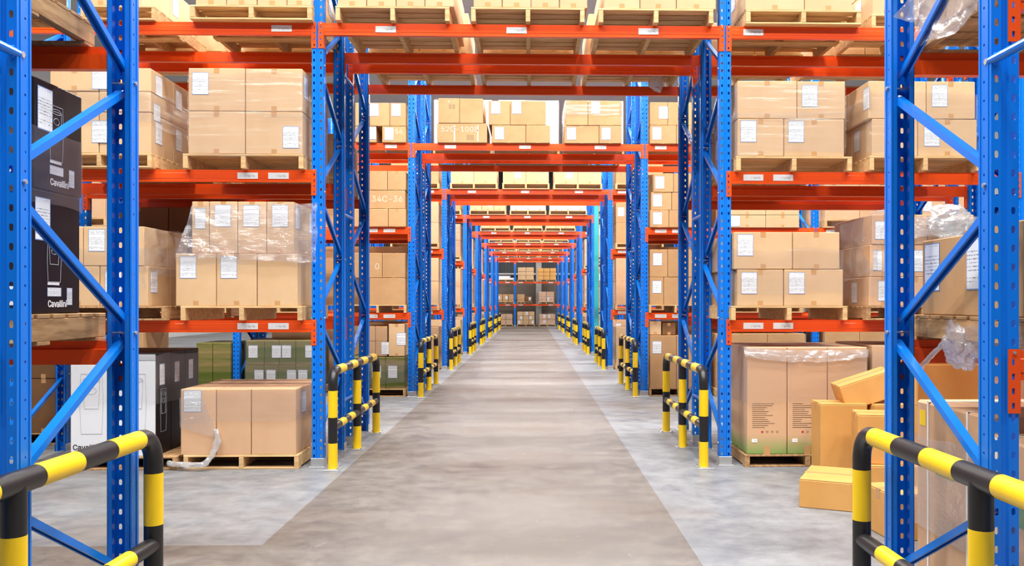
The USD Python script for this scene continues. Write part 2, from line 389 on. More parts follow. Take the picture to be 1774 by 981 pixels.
def channel(p0, p1, w=0.042, d=0.032, up=1):
    """bracing channel between two points in the y-z plane, open side towards up"""
    p0, p1 = np.asarray(p0, float), np.asarray(p1, float)
    L = np.linalg.norm(p1 - p0)
    t = 0.003
    prof = [(-w / 2, -d / 2), (w / 2, -d / 2), (w / 2, d / 2), (w / 2 - 0.010, d / 2), (w / 2 - 0.010, d / 2 - t), (w / 2 - t, d / 2 - t), (w / 2 - t, -d / 2 + t), (-w / 2 + t, -d / 2 + t), (-w / 2 + t, d / 2 - t), (-w / 2 + 0.010, d / 2 - t), (-w / 2 + 0.010, d / 2), (-w / 2, d / 2)]
    v, f = prism(prof, 0, L, 'z')
    ez = (p1 - p0) / L; ex = np.array([1.0, 0, 0]); ey = np.cross(ez, ex) * up
    v = v[:, [0]] * ex + v[:, [1]] * ey + v[:, [2]] * ez + p0
    return v, (f if up > 0 else f[:, ::-1])
frame_proto = None
def build_frame(label, loc, rz):
    t = thing('upright_frame', label, 'rack frame', loc, rz, None)
    for nm, y, flip in (('post', 0.0, False), ('post', DEEP, True)):
        v, f = POST
        if flip: v = np.column_stack([-v[:, 0], DEEP - v[:, 1], v[:, 2]])
        p = obj('post', (v, f), 'blue', t)
        # galvanised foot: base plate and a small shoe round the post
        s = -1 if not flip else 1
        yc = 0.0 if not flip else DEEP
        def yy(a, b): return (yc + a, yc + b) if not flip else (yc - b, yc - a)
        sh = join([cbox(-0.078, 0.078, *yy(-0.035, 0.13), 0.0, 0.008, 0.002), cbox(-0.062, 0.062, *yy(-0.008, -0.002), 0.008, 0.088, 0.002),
                   cbox(-0.064, -0.058, *yy(-0.008, 0.11), 0.008, 0.088, 0.002), cbox(0.058, 0.064, *yy(-0.008, 0.11), 0.008, 0.088, 0.002)])
        obj('foot_plate', sh, 'steel', t)
    # zigzag bracing: nodes on the front post at 0.22+1.25k, on the rear post half way
    za = [0.22 + 1.25 * k for k in range(5)]
    zb = [0.845 + 1.25 * k for k in range(5)]
    ya, yb = 0.045, DEEP - 0.045
    for k in range(5):
        obj('brace', channel((-0.012, ya, za[k] + 0.05), (-0.012, yb, zb[k] - 0.05)), 'blue', t)
        if k < 4:
            obj('brace', channel((0.012, yb, zb[k] + 0.05), (0.012, ya, za[k + 1] - 0.05), up=-1), 'blue', t)
    for ys, zs in ((ya, za), (yb, zb)):
        for z in zs:
            obj('bolt', join([cyl((-0.068, ys, z), (0.068, ys, z), 0.0045, 8), cyl((0.058, ys, z), (0.067, ys, z), 0.0105, 6), cyl((-0.067, ys, z), (-0.058, ys, z), 0.0105, 6)]), 'steel', t)
    return t
def side_word(s): return 'left' if s < 0 else 'right'
def frame(i, sx, half, outer=False):
    """frames: front post towards the aisle for the near half (front nodes at the rear), mirrored for the far half"""
    global frame_proto
    x = ROW_X[i] + sx * (PHR[i] + BAY * int(outer))
    y = ROW_Y[i] + (0 if half == 'A' else BOFF)
    where = ('outer end of ' + side_word(sx) + ' bay') if outer == 1 else ('outermost ' + side_word(sx) + ' end') if outer else (side_word(sx) + ' side of passage')
    label = f'blue perforated rack upright frame, {where}, {"near" if half == "A" else "far"} half of {ORD[i]} rack row'
    # near half: brace nodes at the aisle side sit at 0.845; so turn it
    loc, rz = ((x, y + DEEP, 0), 180.0) if half == 'A' else ((x, y, 0), 0.0)
    if half == 'A': loc = (x, y, 0); rz = 0.0
    if half == 'B': loc = (x, y + DEEP, 0); rz = 180.0
    if frame_proto is None:
        frame_proto = build_frame(label, loc, rz)
    else:
        dup(frame_proto, 'upright_frame', label, 'rack frame', loc, rz)
for i in range(9):
    for sx in (-1, 1):
        for half in 'AB':
            frame(i, sx, half)
            if i > 0 or half == 'B': frame(i, sx, half, outer=True)
            if i == 2: frame(i, sx, half, outer=2)

# ------------------------------------------------------------------ beams
BEAM_PROF = [(0, 0), (0.050, 0), (0.050, 0.075), (0.026, 0.079), (0.026, BEAM_H), (0, BEAM_H), (0, 0.088), (-0.003, 0.084), (-0.003, 0.034), (0, 0.030)]
LTEXT = ['01', '02', '03']
def plate_uv(w, h, t=0.0015):
    """thin card facing -y, uv over its face"""
    v, f = bx(0, w, -t, 0, 0, h)
    return (v, f), np.column_stack([v[:, 0] / w, v[:, 2] / h])
def build_beam(name, L, cards, label, loc, rz, group=None):
    t = thing(name, label, 'rack beam', loc, rz, group)
    b = [(p[0], p[1] - BEAM_H / 2) for p in BEAM_PROF]
    obj('box_section', prism(b, -L / 2, L / 2, 'x'), 'orange', t)
    for s in (-1, 1):
        # connector: plate on the post's face with slots, cheek beside the post
        x0 = s * (L / 2)
        a, c = sorted((x0 - s * 0.004, x0 + s * 0.046))
        z0, z1 = -0.19, 0.066
        out = sbox(a, z0, c, z1)
        for k in range(4):
            zc = z0 + 0.03 + k * 0.058
            out = out.difference(sbox((a + c) / 2 + s * 0.004 - 0.006, zc - 0.012, (a + c) / 2 + s * 0.004 + 0.006, zc + 0.012))
        m = trimesh.creation.extrude_polygon(out, 0.004, engine='earcut'); v, f = tm(m)
        v = np.stack([v[:, 0], -0.0055 + v[:, 2] * 1.0, v[:, 1]], 1); f = f[:, ::-1]
        q, r = sorted((x0 - s * 0.006, x0 - s * 0.001))
        e = obj('end_connector', join([(v, f), cbox(q, r, -0.004, 0.062, z0, z1, 0.001)]), 'orange', t)
        obj('safety_pin', cyl(((a + c) / 2, -0.011, z1 - 0.015), ((a + c) / 2, -0.003, z1 - 0.015), 0.006, 10), 'steel', e)
    for cxx, w in cards:
        pl, uv = plate_uv(w, 0.062)
        v = pl[0] + [cxx - w / 2, -0.0032, -0.030]
        obj('location_card', (v, pl[1]), 'card', t, uv=uv, label='white location card')
    return t
def card_material():
    n = {'tc': ('texture_coordinate', {}), 's': ('separate_xyz', {}), 'm': ('mapping', {'scale': (30, 1.5, 1)}), 'n': ('noise_texture', {'scale': 1.0, 'detail': 1.0}),
         'g': ('math', {'math_type': 'greater_than', 'value2': 0.5}), 'a': ('math', {'math_type': 'subtract', 'value2': 0.45}), 'b': ('math', {'math_type': 'absolute'}),
         'c': ('math', {'math_type': 'less_than', 'value2': 0.16}), 'u1': ('math', {'math_type': 'greater_than', 'value2': 0.40}), 'u2': ('math', {'math_type': 'less_than', 'value2': 0.86}),
         'd': ('math', {'math_type': 'multiply'}), 'e': ('math', {'math_type': 'multiply'}), 'h': ('math', {'math_type': 'multiply'}), 'k': ('math', {'math_type': 'multiply', 'value2': 0.5}),
         'mx': ('mix', {'color1': srgb(238, 238, 238), 'color2': srgb(90, 92, 98)}), 'p': ('principled_bsdf', {'roughness': 0.35})}
    l = [('tc.UV', 's.vector'), ('tc.UV', 'm.vector'), ('m.vector', 'n.vector'), ('n.fac', 'g.value1'), ('s.y', 'a.value1'), ('a.value', 'b.value1'), ('b.value', 'c.value1'),
         ('s.x', 'u1.value1'), ('s.x', 'u2.value1'), ('g.value', 'd.value1'), ('c.value', 'd.value2'), ('u1.value', 'e.value1'), ('u2.value', 'e.value2'),
         ('d.value', 'h.value1'), ('e.value', 'h.value2'), ('h.value', 'k.value1'), ('k.value', 'mx.fac'), ('mx.color', 'p.base_color')]
    return mat('location_card_print', n, l)
M['card'] = card_material()
beam_proto = {}
LW = 2 * PH - PW
LS = BAY - PW
SHELF = ['lower', 'middle', 'top']
def beam(i, x, kind, lev, half, rear, z=None):
    y = ROW_Y[i] + (0 if half == 'A' else BOFF) + (DEEP if rear else 0)
    z = LEVELS[lev] + (-0.02 if i == 0 else 0) if z is None else z
    where = {'P': 'bridging the passage', 'L': 'left bay', 'R': 'right bay', 'LL': 'outermost left bay', 'RR': 'outermost right bay'}[kind]; kind = kind[0]
    label = f'orange {SHELF[lev]} shelf beam, {where}, {"rear" if rear else "front"} side, {"near" if half == "A" else "far"} half of {ORD[i]} rack row'
    key = 'P' if kind == 'P' else (kind if lev == 2 else kind + 'l')
    if rear == (half == 'A'): key = 'Pn' if kind == 'P' else 'n'      # no cards on the beams inside the row
    cards = {'P': [(-1.35, 0.20), (-0.06, 0.20), (1.25, 0.20)], 'L': [(1.15, 0.20)], 'R': [(-1.22, 0.20)], 'Ll': [(0.82, 0.20), (1.12, 0.20)], 'Rl': [(-1.22, 0.20), (-0.92, 0.20)], 'Pn': [], 'n': []}[key]
    name = 'passage_beam' if kind == 'P' else 'shelf_beam'
    loc, rz = (x, y, z), (180.0 if rear else 0.0)
    if key not in beam_proto: beam_proto[key] = build_beam(name, LW if kind == 'P' else LS, cards, label, loc, rz)
    else: dup(beam_proto[key], name, label, 'rack beam', loc, rz)
for i in range(9):
    xc = ROW_X[i]
    for half in 'AB':
        if i == 0 and half == 'A': continue
        for rear in (False, True):
            if i > 0: beam(i, xc, 'P', 2, half, rear)
            for s, kd in ((-1, 'L'), (1, 'R')):
                for lev in range(3):
                    if i == 0 and lev == 2: continue
                    if i >= 4 and half == 'B' and rear: continue
                    beam(i, xc + s * (PHR[i] + BAY / 2), kd, lev, half, rear)
                    if i == 2 and half == 'A': beam(i, xc + s * (PHR[i] + BAY * 1.5), kd * 2, lev, half, rear)

# row spacers between the back-to-back frames
sp_proto = None
for i in range(9):
    for s in (-1, 1):
        for k, z in enumerate((0.55, 2.59, 4.12)):
            if i > 3 and k == 2: continue
            y0, y1 = ROW_Y[i] + DEEP, ROW_Y[i] + BOFF
            x = ROW_X[i] + s * (PHR[i] - PW / 2 + 0.012)
            label = f'blue tubular row spacer, {["low", "mid height", "high"][k]}, joining back-to-back frames {side_word(s)} of passage, {ORD[i]} rack row'
            if sp_proto is None:
                sp_proto = thing('row_spacer', label, 'rack spacer', (x, y0, z), 0)
                obj('spacer_tube', cyl((0, -0.02, 0), (0, BOFF - DEEP + 0.02, 0), 0.019, 12), 'blue', sp_proto)
                for yb in (-0.035, BOFF - DEEP + 0.035):
                    obj('flat_end', cbox(-0.007, 0.007, yb - 0.05, yb + 0.05, -0.024, 0.024, 0.003), 'blue', sp_proto)
                    obj('bolt', cyl((-0.018, yb, 0), (0.018, yb, 0), 0.013, 8), 'steel', sp_proto)
            else: dup(sp_proto, 'row_spacer', label, 'rack spacer', (x, y0, z), 0)

# ------------------------------------------------------------------ black and yellow barriers
BL, BT, BR = 2.36, 1.0, 0.0455     # length between end posts, top, tube radius
def hoop_path():
    zt = BT - BR; R = 0.135
    p = [(0, 0, z) for z in np.linspace(0, zt - R, 8)]
    p += [(0, R - R * math.cos(a), zt - R + R * math.sin(a)) for a in np.linspace(0, math.pi / 2, 9)[1:]]
    p += [(0, y, zt) for y in np.linspace(R, BL - R, 12)[1:]]
    p += [(0, BL - R + R * math.sin(a), zt - R + R * math.cos(a)) for a in np.linspace(0, math.pi / 2, 9)[1:]]
    p += [(0, BL, z) for z in np.linspace(zt - R, 0, 8)[1:]]
    return p
bar_proto = None
def barrier(label, loc):
    global bar_proto
    if bar_proto is not None: return dup(bar_proto, 'guard_barrier', label, 'barrier', loc, 0)
    t = bar_proto = thing('guard_barrier', label, 'barrier', loc, 0)
    zt = BT - BR; e = 0.0006
    hp = obj('hoop_rail', tube(hoop_path(), BR, 28), 'black', t, smooth=50, label='black hoop tube with yellow bands')
    for y in (0, BL):
        for a, b in ((0.008, 0.255), (0.505, 0.765)):
            obj('yellow_band', cyl((0, y, a), (0, y, b), BR + e, 28), 'yellow', hp, smooth=50)
    n = 7; L = (BL - 0.34) / n
    for k in range(0, n, 2):
        obj('yellow_band', cyl((0, 0.17 + k * L, zt), (0, 0.17 + (k + 1) * L, zt), BR + e, 28), 'yellow', hp, smooth=50)
    mp = obj('middle_post', cyl((0, BL / 2, 0), (0, BL / 2, zt), BR, 28), 'black', t, smooth=50)
    for a, b in ((0.008, 0.255), (0.505, 0.765)):
        obj('yellow_band', cyl((0, BL / 2, a), (0, BL / 2, b), BR + e, 28), 'yellow', mp, smooth=50)
    zl = 0.405
    for h in range(2):
        y0 = h * BL / 2; rr = 0.040
        lr = obj('lower_rail', cyl((0, y0 + 0.02, zl), (0, y0 + BL / 2 - 0.02, zl), rr, 24), 'black', t, smooth=50)
        L = (BL / 2 - 0.09) / 5
        for k in (1, 3):
            obj('yellow_band', cyl((0, y0 + 0.045 + k * L, zl), (0, y0 + 0.045 + (k + 1) * L, zl), rr + e, 24), 'yellow', lr, smooth=50)
    for y in (0, BL / 2, BL):
        pl = obj('base_plate', cbox(-0.08, 0.08, y - 0.10, y + 0.10, 0, 0.009, 0.002), 'steel', t)
        for sx in (-1, 1):
            for sy in (-1, 1):
                obj('anchor_bolt', cyl((sx * 0.062, y + sy * 0.08, 0.009), (sx * 0.062, y + sy * 0.08, 0.024), 0.011, 6), 'steel', pl)
    return t
for i in range(9):
    for s in (-1, 1):
        y = ROW_Y[i] + (0.05 if i == 0 else -0.10)
        x = (-1.90 if i == 0 else -1.93) if s < 0 else 1.70
        if i > 1: x = ROW_X[i] + s * (PH - PW / 2 - 0.12)
        barrier(f'black and yellow tubular guard barrier on the {side_word(s)} of the passage, {ORD[i]} rack row', (x, y, 0))

# ------------------------------------------------------------------ pallets
PALW, PALD, PALH = 1.2, 1.1, 0.14
pal_proto = {}
def pallet(label, xc, y0, z, w=1.18, kind='a', d=1.1, h=0.14, rz=0.0, group=None):
    """front edge at y0, centred on xc, resting at z"""
    sc = (w / PALW, d / PALD, h / PALH)
    if kind not in pal_proto:
        t = pal_proto[kind] = thing('wooden_pallet', label, 'pallet', (xc, y0, z), rz, group)
        UsdGeom.Xformable(t).AddScaleOp().Set(Gf.Vec3f(*sc))
        wd = 'wood_dark' if kind == 'd' else 'wood'
        zb = 0.018
        for sx in (-0.575, 0, 0.575):
            obj('stringer', cbox(sx - 0.024, sx + 0.024, 0.0, PALD, zb if kind != 'b' else 0.0, PALH - 0.02, 0.003), wd, t)
        for k in range(9):
            y = k * (PALD - 0.1) / 8
            obj('deck_board', cbox(-0.6, 0.6, y, y + 0.1, PALH - 0.02, PALH, 0.003), wd, t)
        if kind != 'b':
            for y in (0.0, PALD / 2 - 0.05, PALD - 0.1):
                obj('bottom_board', cbox(-0.6, 0.6, y, y + 0.1, 0, zb, 0.003), wd, t)
        return t
    return dup(pal_proto[kind], 'wooden_pallet', label, 'pallet', (xc, y0, z), rz, group, sc)

# ------------------------------------------------------------------ cartons
def shipping_label(parent, face, x0, x1, y0, y1, u, z, w=0.158, h=0.215, m='label', name='shipping_label'):
    """a printed paper label on the front (-y), left (-x) or right (+x) face; u measured from the face's left as seen"""
    pl, uv = plate_uv(w, h); v = pl[0].copy()
    if face == 'front': v = v + [x0 + u, y0 - 0.0006, z]
    elif face == 'right': v = np.column_stack([x1 + 0.0006 - v[:, 1], y0 + u + v[:, 0], z + v[:, 2]])
    else: v = np.column_stack([x0 - 0.0006 + v[:, 1], y1 - u - v[:, 0], z + v[:, 2]])
    return obj(name, (v, pl[1]), m, parent, uv=uv)
def text_on(parent, name, text, face, x0, x1, y0, y1, u, z, height, m, bold=False, depth=0.0012):
    v, f = tm(meshkit.text_mesh(text, height, depth, bold))
    if face == 'front': w = np.column_stack([x0 + u + v[:, 0], y0 - v[:, 2], z + v[:, 1]])
    elif face == 'right': w = np.column_stack([x1 + v[:, 2], y0 + u + v[:, 0], z + v[:, 1]])
    else: w = np.column_stack([x0 - v[:, 2], y1 - u - v[:, 0], z + v[:, 1]])
    return obj(name, (w, f), m, parent)
def carton(x0, x1, y0, y1, z0, z1, label, m='carton', group=None, labels=(), tape=True, texts=(), name='cardboard_box', rz=0.0, c=0.006, top=False, tilt=None, cat='box'):
    """a taped carton; labels: (face, u, v[, w, h]) with u, v from the face's lower left corner"""
    xc, yc = (x0 + x1) / 2, (y0 + y1) / 2
    t = thing(name, label, cat, (xc, yc, z0), rz, group)
    if tilt: UsdGeom.Xformable(t).AddRotateYOp().Set(tilt)
    w, d, h = x1 - x0, y1 - y0, z1 - z0
    a, b, p, q = -w / 2, w / 2, -d / 2, d / 2
    if top:    # two flaps meeting over a slit
        obj('carton', join([cbox(a, b, p, q, 0, h - 0.008, c)]), m, t)
        obj('flap', cbox(a + 0.003, b - 0.003, p + 0.002, -0.0015, h - 0.009, h, 0.003), m, t)
        obj('flap', cbox(a + 0.003, b - 0.003, 0.0015, q - 0.002, h - 0.009, h, 0.003), m, t)
    else:
        obj('carton', cbox(a, b, p, q, 0, h, c), m, t)
    if tape and not top:
        tw = 0.026
        obj('packing_tape', join([bx(-tw, tw, p - 0.0008, q, h, h + 0.0008), bx(-tw, tw, p - 0.0009, p, h - 0.05, h + 0.0008)]), 'tape', t)
        obj('packing_tape', bx(-tw, tw, p - 0.0009, p, 0.001, 0.05), 'tape', t)
    if top:
        obj('packing_tape', join([bx(a - 0.0008, b + 0.0008, -0.03, 0.03, h, h + 0.0008), bx(a - 0.0009, a, -0.03, 0.03, h - 0.07, h), bx(b, b + 0.0009, -0.03, 0.03, h - 0.07, h)]), 'tape', t)
    for L in labels:
        face, u, v = L[:3]
        lw, lh = (L[3], L[4]) if len(L) > 4 else (0.158, 0.215)
        lm = L[5] if len(L) > 5 else random.choice(['label', 'label2'])
        lh = min(lh, h * 0.85)
        shipping_label(t, face, a, b, p, q, u, min(v, h - lh - 0.01), lw, lh, lm)
    for T in texts:
        tname, text, face, u, v, hh, mm = T[:7]
        text_on(t, tname, text, face, a, b, p, q, u, v, hh, mm, *(T[7:]))
    return t

HP = {1: ['only'], 2: ['left', 'right'], 3: ['left', 'middle', 'right'], 4: ['far left', 'mid left', 'mid right', 'far right'], 5: ['far left', 'mid left', 'middle', 'mid right', 'far right'], 6: ['first', 'second', 'third', 'fourth', 'fifth', 'sixth']}
VP_ = {1: [''], 2: ['lower ', 'upper '], 3: ['bottom ', 'middle-row ', 'top ']}
def load(desc, y0, z, rows, side=0, depth=1.06, deep=2, m='carton', wrap=None, pal='a', palx=None, palw=None, labels=None, texts=None, px=True, tape=True, look='tan', group=None, pald=None, plabel=None, wm='film', gap=0.003, autolab=0.5):
    """a pallet of cartons whose fronts stand at depth y0; rows from the bottom: (height, x splits); side: which end shows its flank"""
    pl = PALH if pal else 0.0
    zz = z + pl
    labels, texts = labels or {}, texts or {}
    allx = []
    rnd = random.Random(desc)
    for r, row in enumerate(rows):
        h, xs = row[0], row[1]
        yo = row[2] if len(row) > 2 else 0.0
        xs = [X(p, y0 + yo) for p in xs] if px else list(xs)
        n = len(xs) - 1
        for k in range(n):
            a, b = xs[k] + gap, xs[k + 1] - gap
            split = deep if (side < 0 and k == 0) or (side > 0 and k == n - 1) else 1
            for dd in range(split):
                p, q = y0 + yo + (depth - yo) * dd / split + (0.002 if dd else 0), y0 + yo + (depth - yo) * (dd + 1) / split - 0.003
                jit = rnd.uniform(-0.004, 0.006)
                hp = HP[n][k]
                lab = f'{look} carton, {VP_[len(rows)][r] if len(rows) < 4 else ""}{hp}{"" if split == 1 else (" front" if dd == 0 else " back" if split == 2 else f" {ORD[dd]} from front")}, {desc}'
                ls = list(labels.get((r, k), [])) if dd == 0 else []
                if dd == 0 and not labels and rnd.random() < autolab:
                    ls = [('front', rnd.choice([0.04, max(0.04, (b - a) * 0.5)]), h * 0.5 - 0.09)]
                if split > 1 and rnd.random() < 0.6 and not any(q[0] != 'front' for q in ls):
                    ls = ls + [('right' if side > 0 else 'left', 0.06, h - 0.26)]
                carton(a, b, p + jit * (dd == 0), q, zz, zz + h - gap * 1.3, lab, name={'carton_green': 'green_carton', 'carton_brown': 'brown_carton', 'carton_dark': 'brown_carton', 'carton_grey': 'pale_carton'}.get(m, 'cardboard_box') if isinstance(m, str) else 'cardboard_box', m=m if not isinstance(m, (list, tuple)) else m[(r * 7 + k) % len(m)], group=group, labels=ls, tape=tape, texts=texts.get((r, k), ()) if dd == 0 else ())
            allx += [xs[0], xs[-1]]
        zz += h
    x0, x1 = min(allx), max(allx)
    if pal:
        pxc = (x0 + x1) / 2 if palx is None else (X(palx[0], y0) + X(palx[1], y0)) / 2
        w = (x1 - x0) + 0.03 if palx is None else X(palx[1], y0) - X(palx[0], y0)
        pallet(f'{plabel or "pale wooden pallet"} under {desc}', pxc, y0 - 0.01, z, w, pal, d=pald or 1.08)
    if wrap:
        for wi, (wz0, wz1) in enumerate(wrap):
            stretch_wrap(f'{"upper " if wi else ""}band of clear stretch film round {desc}', x0 - 0.006, x1 + 0.006, y0 - 0.012, y0 + depth + 0.006, z + pl + wz0, z + pl + wz1, wm, seed=len(desc) * 7 + wi)
    return x0, x1, zz
def stretch_wrap(label, x0, x1, y0, y1, z0, z1, m='film', seed=0, n=34, group=None):
    """a closed band of film round a load, wavy at its edges, creased sideways"""
    c = 0.03
    per = []
    for (sx, sy, ex, ey) in ((x0 + c, y0, x1 - c, y0), (x1, y0 + c, x1, y1 - c), (x1 - c, y1, x0 + c, y1), (x0, y1 - c, x0, y0 + c)):
        for k in range(26): per.append((sx + (ex - sx) * k / 25, sy + (ey - sy) * k / 25))
    per.append(per[0])
    per = np.array(per); cxy = per.mean(0)
    s = np.concatenate([[0], np.cumsum(np.linalg.norm(np.diff(per, axis=0), axis=1))])
    v = np.linspace(0, 1, n)
    S, V = np.meshgrid(s, v, indexing='ij')
    e0 = (meshkit.noise(np.stack([s * 2.3, s * 0, s * 0 + 1], 1), seed) - 0.5) * 0.07; e1 = (meshkit.noise(np.stack([s * 2.9, s * 0, s * 0 + 5], 1), seed) - 0.5) * 0.07
    e0[-1], e1[-1] = e0[0], e1[0]
    Z = (z0 + e0)[:, None] * (1 - V) + (z1 + e1)[:, None] * V
    nn = np.stack([S * 1.6, V * 0 + Z * 26, S * 0 + seed], -1)
    bump = meshkit.fbm(nn, 3, seed); bump[-1] = bump[0]
    nrm = per - cxy; nrm = nrm / np.abs(nrm / ((x1 - x0) / 2, (y1 - y0) / 2)).max(1, keepdims=True)
    nrm /= np.linalg.norm(nrm, axis=1, keepdims=True)
    P = np.zeros(S.shape + (3,))
    off = 0.001 + 0.010 * bump
    P[..., 0] = per[:, None, 0] + nrm[:, None, 0] * off; P[..., 1] = per[:, None, 1] + nrm[:, None, 1] * off; P[..., 2] = Z
    if len(label.split()) > 16: label = label.replace('band of clear stretch film', 'stretch film band')
    return tag(obj('stretch_wrap', grid_sheet(P), m, smooth=True), label, 'plastic film', group)

# ================================================================== second rack row: the big picture
SH = [l + BEAM_H / 2 for l in LEVELS]      # tops of the beams
R1 = ROW_Y[1]; f1 = R1 - 0.08
def S(row, side, lev, pos): return f'{pos} load, {lev}, {side} bay, {row} row'
# left bay
load('inner load, middle shelf, left bay, second row', f1, SH[1], [(0.418, [325.8, 424.6, 524.5]), (0.422, [326, 424.6, 524.5])], side=1, pal='b', palx=(317, 526),
     labels={(1, 0): [('front', 0.036, 0.16)], (0, 1): [('front', 0.36, 0.06)], (1, 1): [('right', 0.05, 0.15)]}, wrap=[(0.0, 0.40), (0.38, 0.80)])
load('outer load, middle shelf, left bay, second row', f1 - 0.02, SH[1], [(0.40, [86, 171, 261.6]), (0.20, [86, 171, 261.6]), (0.23, [86, 171, 261.6])], side=1, pal='a', palx=(80, 263),
     labels={(2, 0): [('front', 0.40, 0.02)], (0, 0): [('front', 0.40, 0.1)], (2, 1): [('right', 0.1, 0.0)], (0, 1): [('right', 0.1, 0.12)]}, m='carton', wrap=[(0.30, 0.62)])
load('inner load, lower shelf, left bay, second row', f1, SH[0], [(0.515, [304, 374.5, 445, 515.7]), (0.51, [332, 362.5, 411.5, 461.4, 509.6], 0.03)], side=1, pal='b', palx=(313, 524), look='tan',
     labels={(0, 0): [('front', 0.04, 0.27)], (0, 1): [('front', 0.04, 0.27)], (1, 0): [('front', 0.03, 0.24, 0.10, 0.2)], (1, 1): [('front', 0.05, 0.26)], (1, 2): [('front', 0.05, 0.26)], (1, 3): [('front', 0.05, 0.26)]}, wrap=[(0.40, 0.66)])
load('outer load, lower shelf, left bay, second row', f1 - 0.02, SH[0], [(0.39, [98, 172, 256]), (0.385, [102, 143.6, 250])], side=1, pal='d', palx=(95, 288), look='golden tan',
     labels={(0, 1): [('front', 0.05, 0.13)], (1, 1): [('front', 0.05, 0.14)], (0, 0): [], (1, 0): []}, wrap=[(0.30, 0.58)])
load('inner load on floor, left bay, second row', f1, 0.0, [(0.645, [312.6, 374.5, 435, 513])], side=1, pal='a', palx=(318, 518), m='carton_pink', look='pinkish tan', depth=1.1, pald=1.12, tape=False,
     labels={(0, 0): [('front', 0.03, 0.42, 0.17, 0.21)], (0, 2): [('right', 0.22, 0.38)], (0, 1): []}, wrap=[(0.33, 0.62)])
# right bay
load('inner load, middle shelf, right bay, second row', f1, SH[1], [(0.375, [1277, 1358, 1463]), (0.378, [1277, 1381, 1465])], side=-1, pal='b', palx=(1275, 1476),
     labels={(0, 0): [('front', 0.03, 0.14)], (0, 1): [('front', 0.04, 0.14)], (1, 1): [('front', 0.045, 0.12)], (1, 0): []}, wrap=[(0.02, 0.42), (0.40, 0.70)])
load('outer load, middle shelf, right bay, second row', f1 - 0.05, SH[1], [(0.37, [1510, 1590, 1693]), (0.375, [1504, 1605, 1690])], side=-1, pal='b', palx=(1506, 1700),
     labels={(0, 1): [('front', 0.06, 0.1)], (1, 1): [('front', 0.05, 0.12)], (0, 0): [], (1, 0): [('left', 0.4, 0.1)]}, wrap=[(0.05, 0.36), (0.37, 0.62)])
load('inner load, lower shelf, right bay, second row', f1, SH[0], [(0.365, [1276.7, 1358, 1461]), (0.37, [1271, 1373.5, 1455])], side=-1, pal='b', palx=(1266, 1468),
     labels={(0, 0): [('front', 0.04, 0.12)], (0, 1): [('front', 0.045, 0.12)], (1, 0): [('front', 0.035, 0.13)], (1, 1): []}, wrap=[(0.14, 0.34), (0.37, 0.56)])
load('outer load, lower shelf, right bay, second row', f1 - 0.03, SH[0], [(0.29, [1505, 1556, 1615, 1690]), (0.32, [1507, 1556, 1608, 1690]), (0.30, [1510, 1558, 1608, 1688])], side=-1, pal='d', palx=(1500, 1700), m='carton_pink', look='pinkish tan',
     labels={(0, 0): [('front', 0.09, 0.05, 0.1, 0.2)], (1, 0): [('front', 0.03, 0.06, 0.09, 0.2), ('left', 0.6, 0.06, 0.1, 0.2)], (1, 1): [('front', 0.1, 0.05)], (2, 0): [('front', 0.03, 0.05, 0.12, 0.18)], (0, 1): [], (1, 2): [], (2, 2): [('front', 0.1, 0.05)]}, wrap=[(0.1, 0.45), (0.60, 0.9)])
# top shelf left, passage, right
load('inner load, top shelf, left bay, second row', f1, SH[2], [(0.42, [338, 392, 445, 497, 540])], side=1, pal='a', palx=(329, 541), autolab=0.2, depth=1.32, pald=1.36)
load('outer load, top shelf, left bay, second row', f1 + 0.04, SH[2], [(0.42, [150, 198, 246])], side=1, pal='a', palx=(140, 268), autolab=0.0, depth=1.32, pald=1.36)
for k, (xs, pp) in enumerate((([584, 635, 686, 736, 787], (581, 779)), ([820, 870, 920, 969, 1018], (816, 1013)), ([1046, 1109, 1172, 1241], (1037, 1236)))):
    load(f'{["left", "middle", "right"][k]} load above passage, second row', f1, SH[2], [(0.42, xs)], side=(1, 0, -1)[k], pal='b', palx=pp, autolab=0.0, depth=1.32, pald=1.36)
load('inner load, top shelf, right bay, second row', f1, SH[2] - 0.0, [(0.42, [1291, 1394, 1477])], side=-1, pal='a', palx=(1292, 1492), labels={(0, 0): [('front', 0.04, 0.16)], (0, 1): [('front', 0.04, 0.2)]}, depth=1.32, pald=1.36)
load('outer load, top shelf, right bay, second row', f1 + 0.10, SH[2], [(0.30, [1512, 1560, 1612, 1690]), (0.3, [1512, 1560, 1612, 1690])], side=-1, pal='a', autolab=0.0)
# far half of the second row: bases over the passage, dark stacks and a wrapped load behind
f1b = R1 + BOFF + 0.02
for k, (a, b) in enumerate(((-1.86, -0.72), (-0.60, 0.55), (0.66, 1.78))):
    load(f'{["left", "middle", "right"][k]} far load above passage, second row', f1b, SH[2], [(0.45, [a, (a + b) / 2, b])], px=False, pal='b', autolab=0.0, depth=1.2, pald=1.26)
load('far outer load, lower shelf, left bay, second row', f1b + 0.02, SH[0], [(1.13, [-4.85, -4.15, -3.45])], px=False, pal='d', m='carton_dark', look='dark brown', labels={(0, 0): [('front', 0.1, 0.5)], (0, 1): [('front', 0.05, 0.5)]})
load('far load on floor beyond outer left upright, second row', f1b, 0.0, [(0.62, [-6.6, -5.9, -5.2]), (0.55, [-6.6, -5.9, -5.2])], px=False, pal='d', m='carton_dark', look='dark brown', autolab=0.0)
load('far inner load, middle shelf, left bay, second row', f1b, SH[1], [(0.5, [-3.3, -2.75, -2.2])], px=False, pal='a', m='carton_brown', look='brown', autolab=0.3, wrap=[(0.0, 0.45)])
load('far outer load, middle shelf, left bay, second row', f1b, SH[1], [(0.62, [-4.8, -4.2, -3.6])], px=False, pal='a', m='carton_brown', look='brown', autolab=0.3)
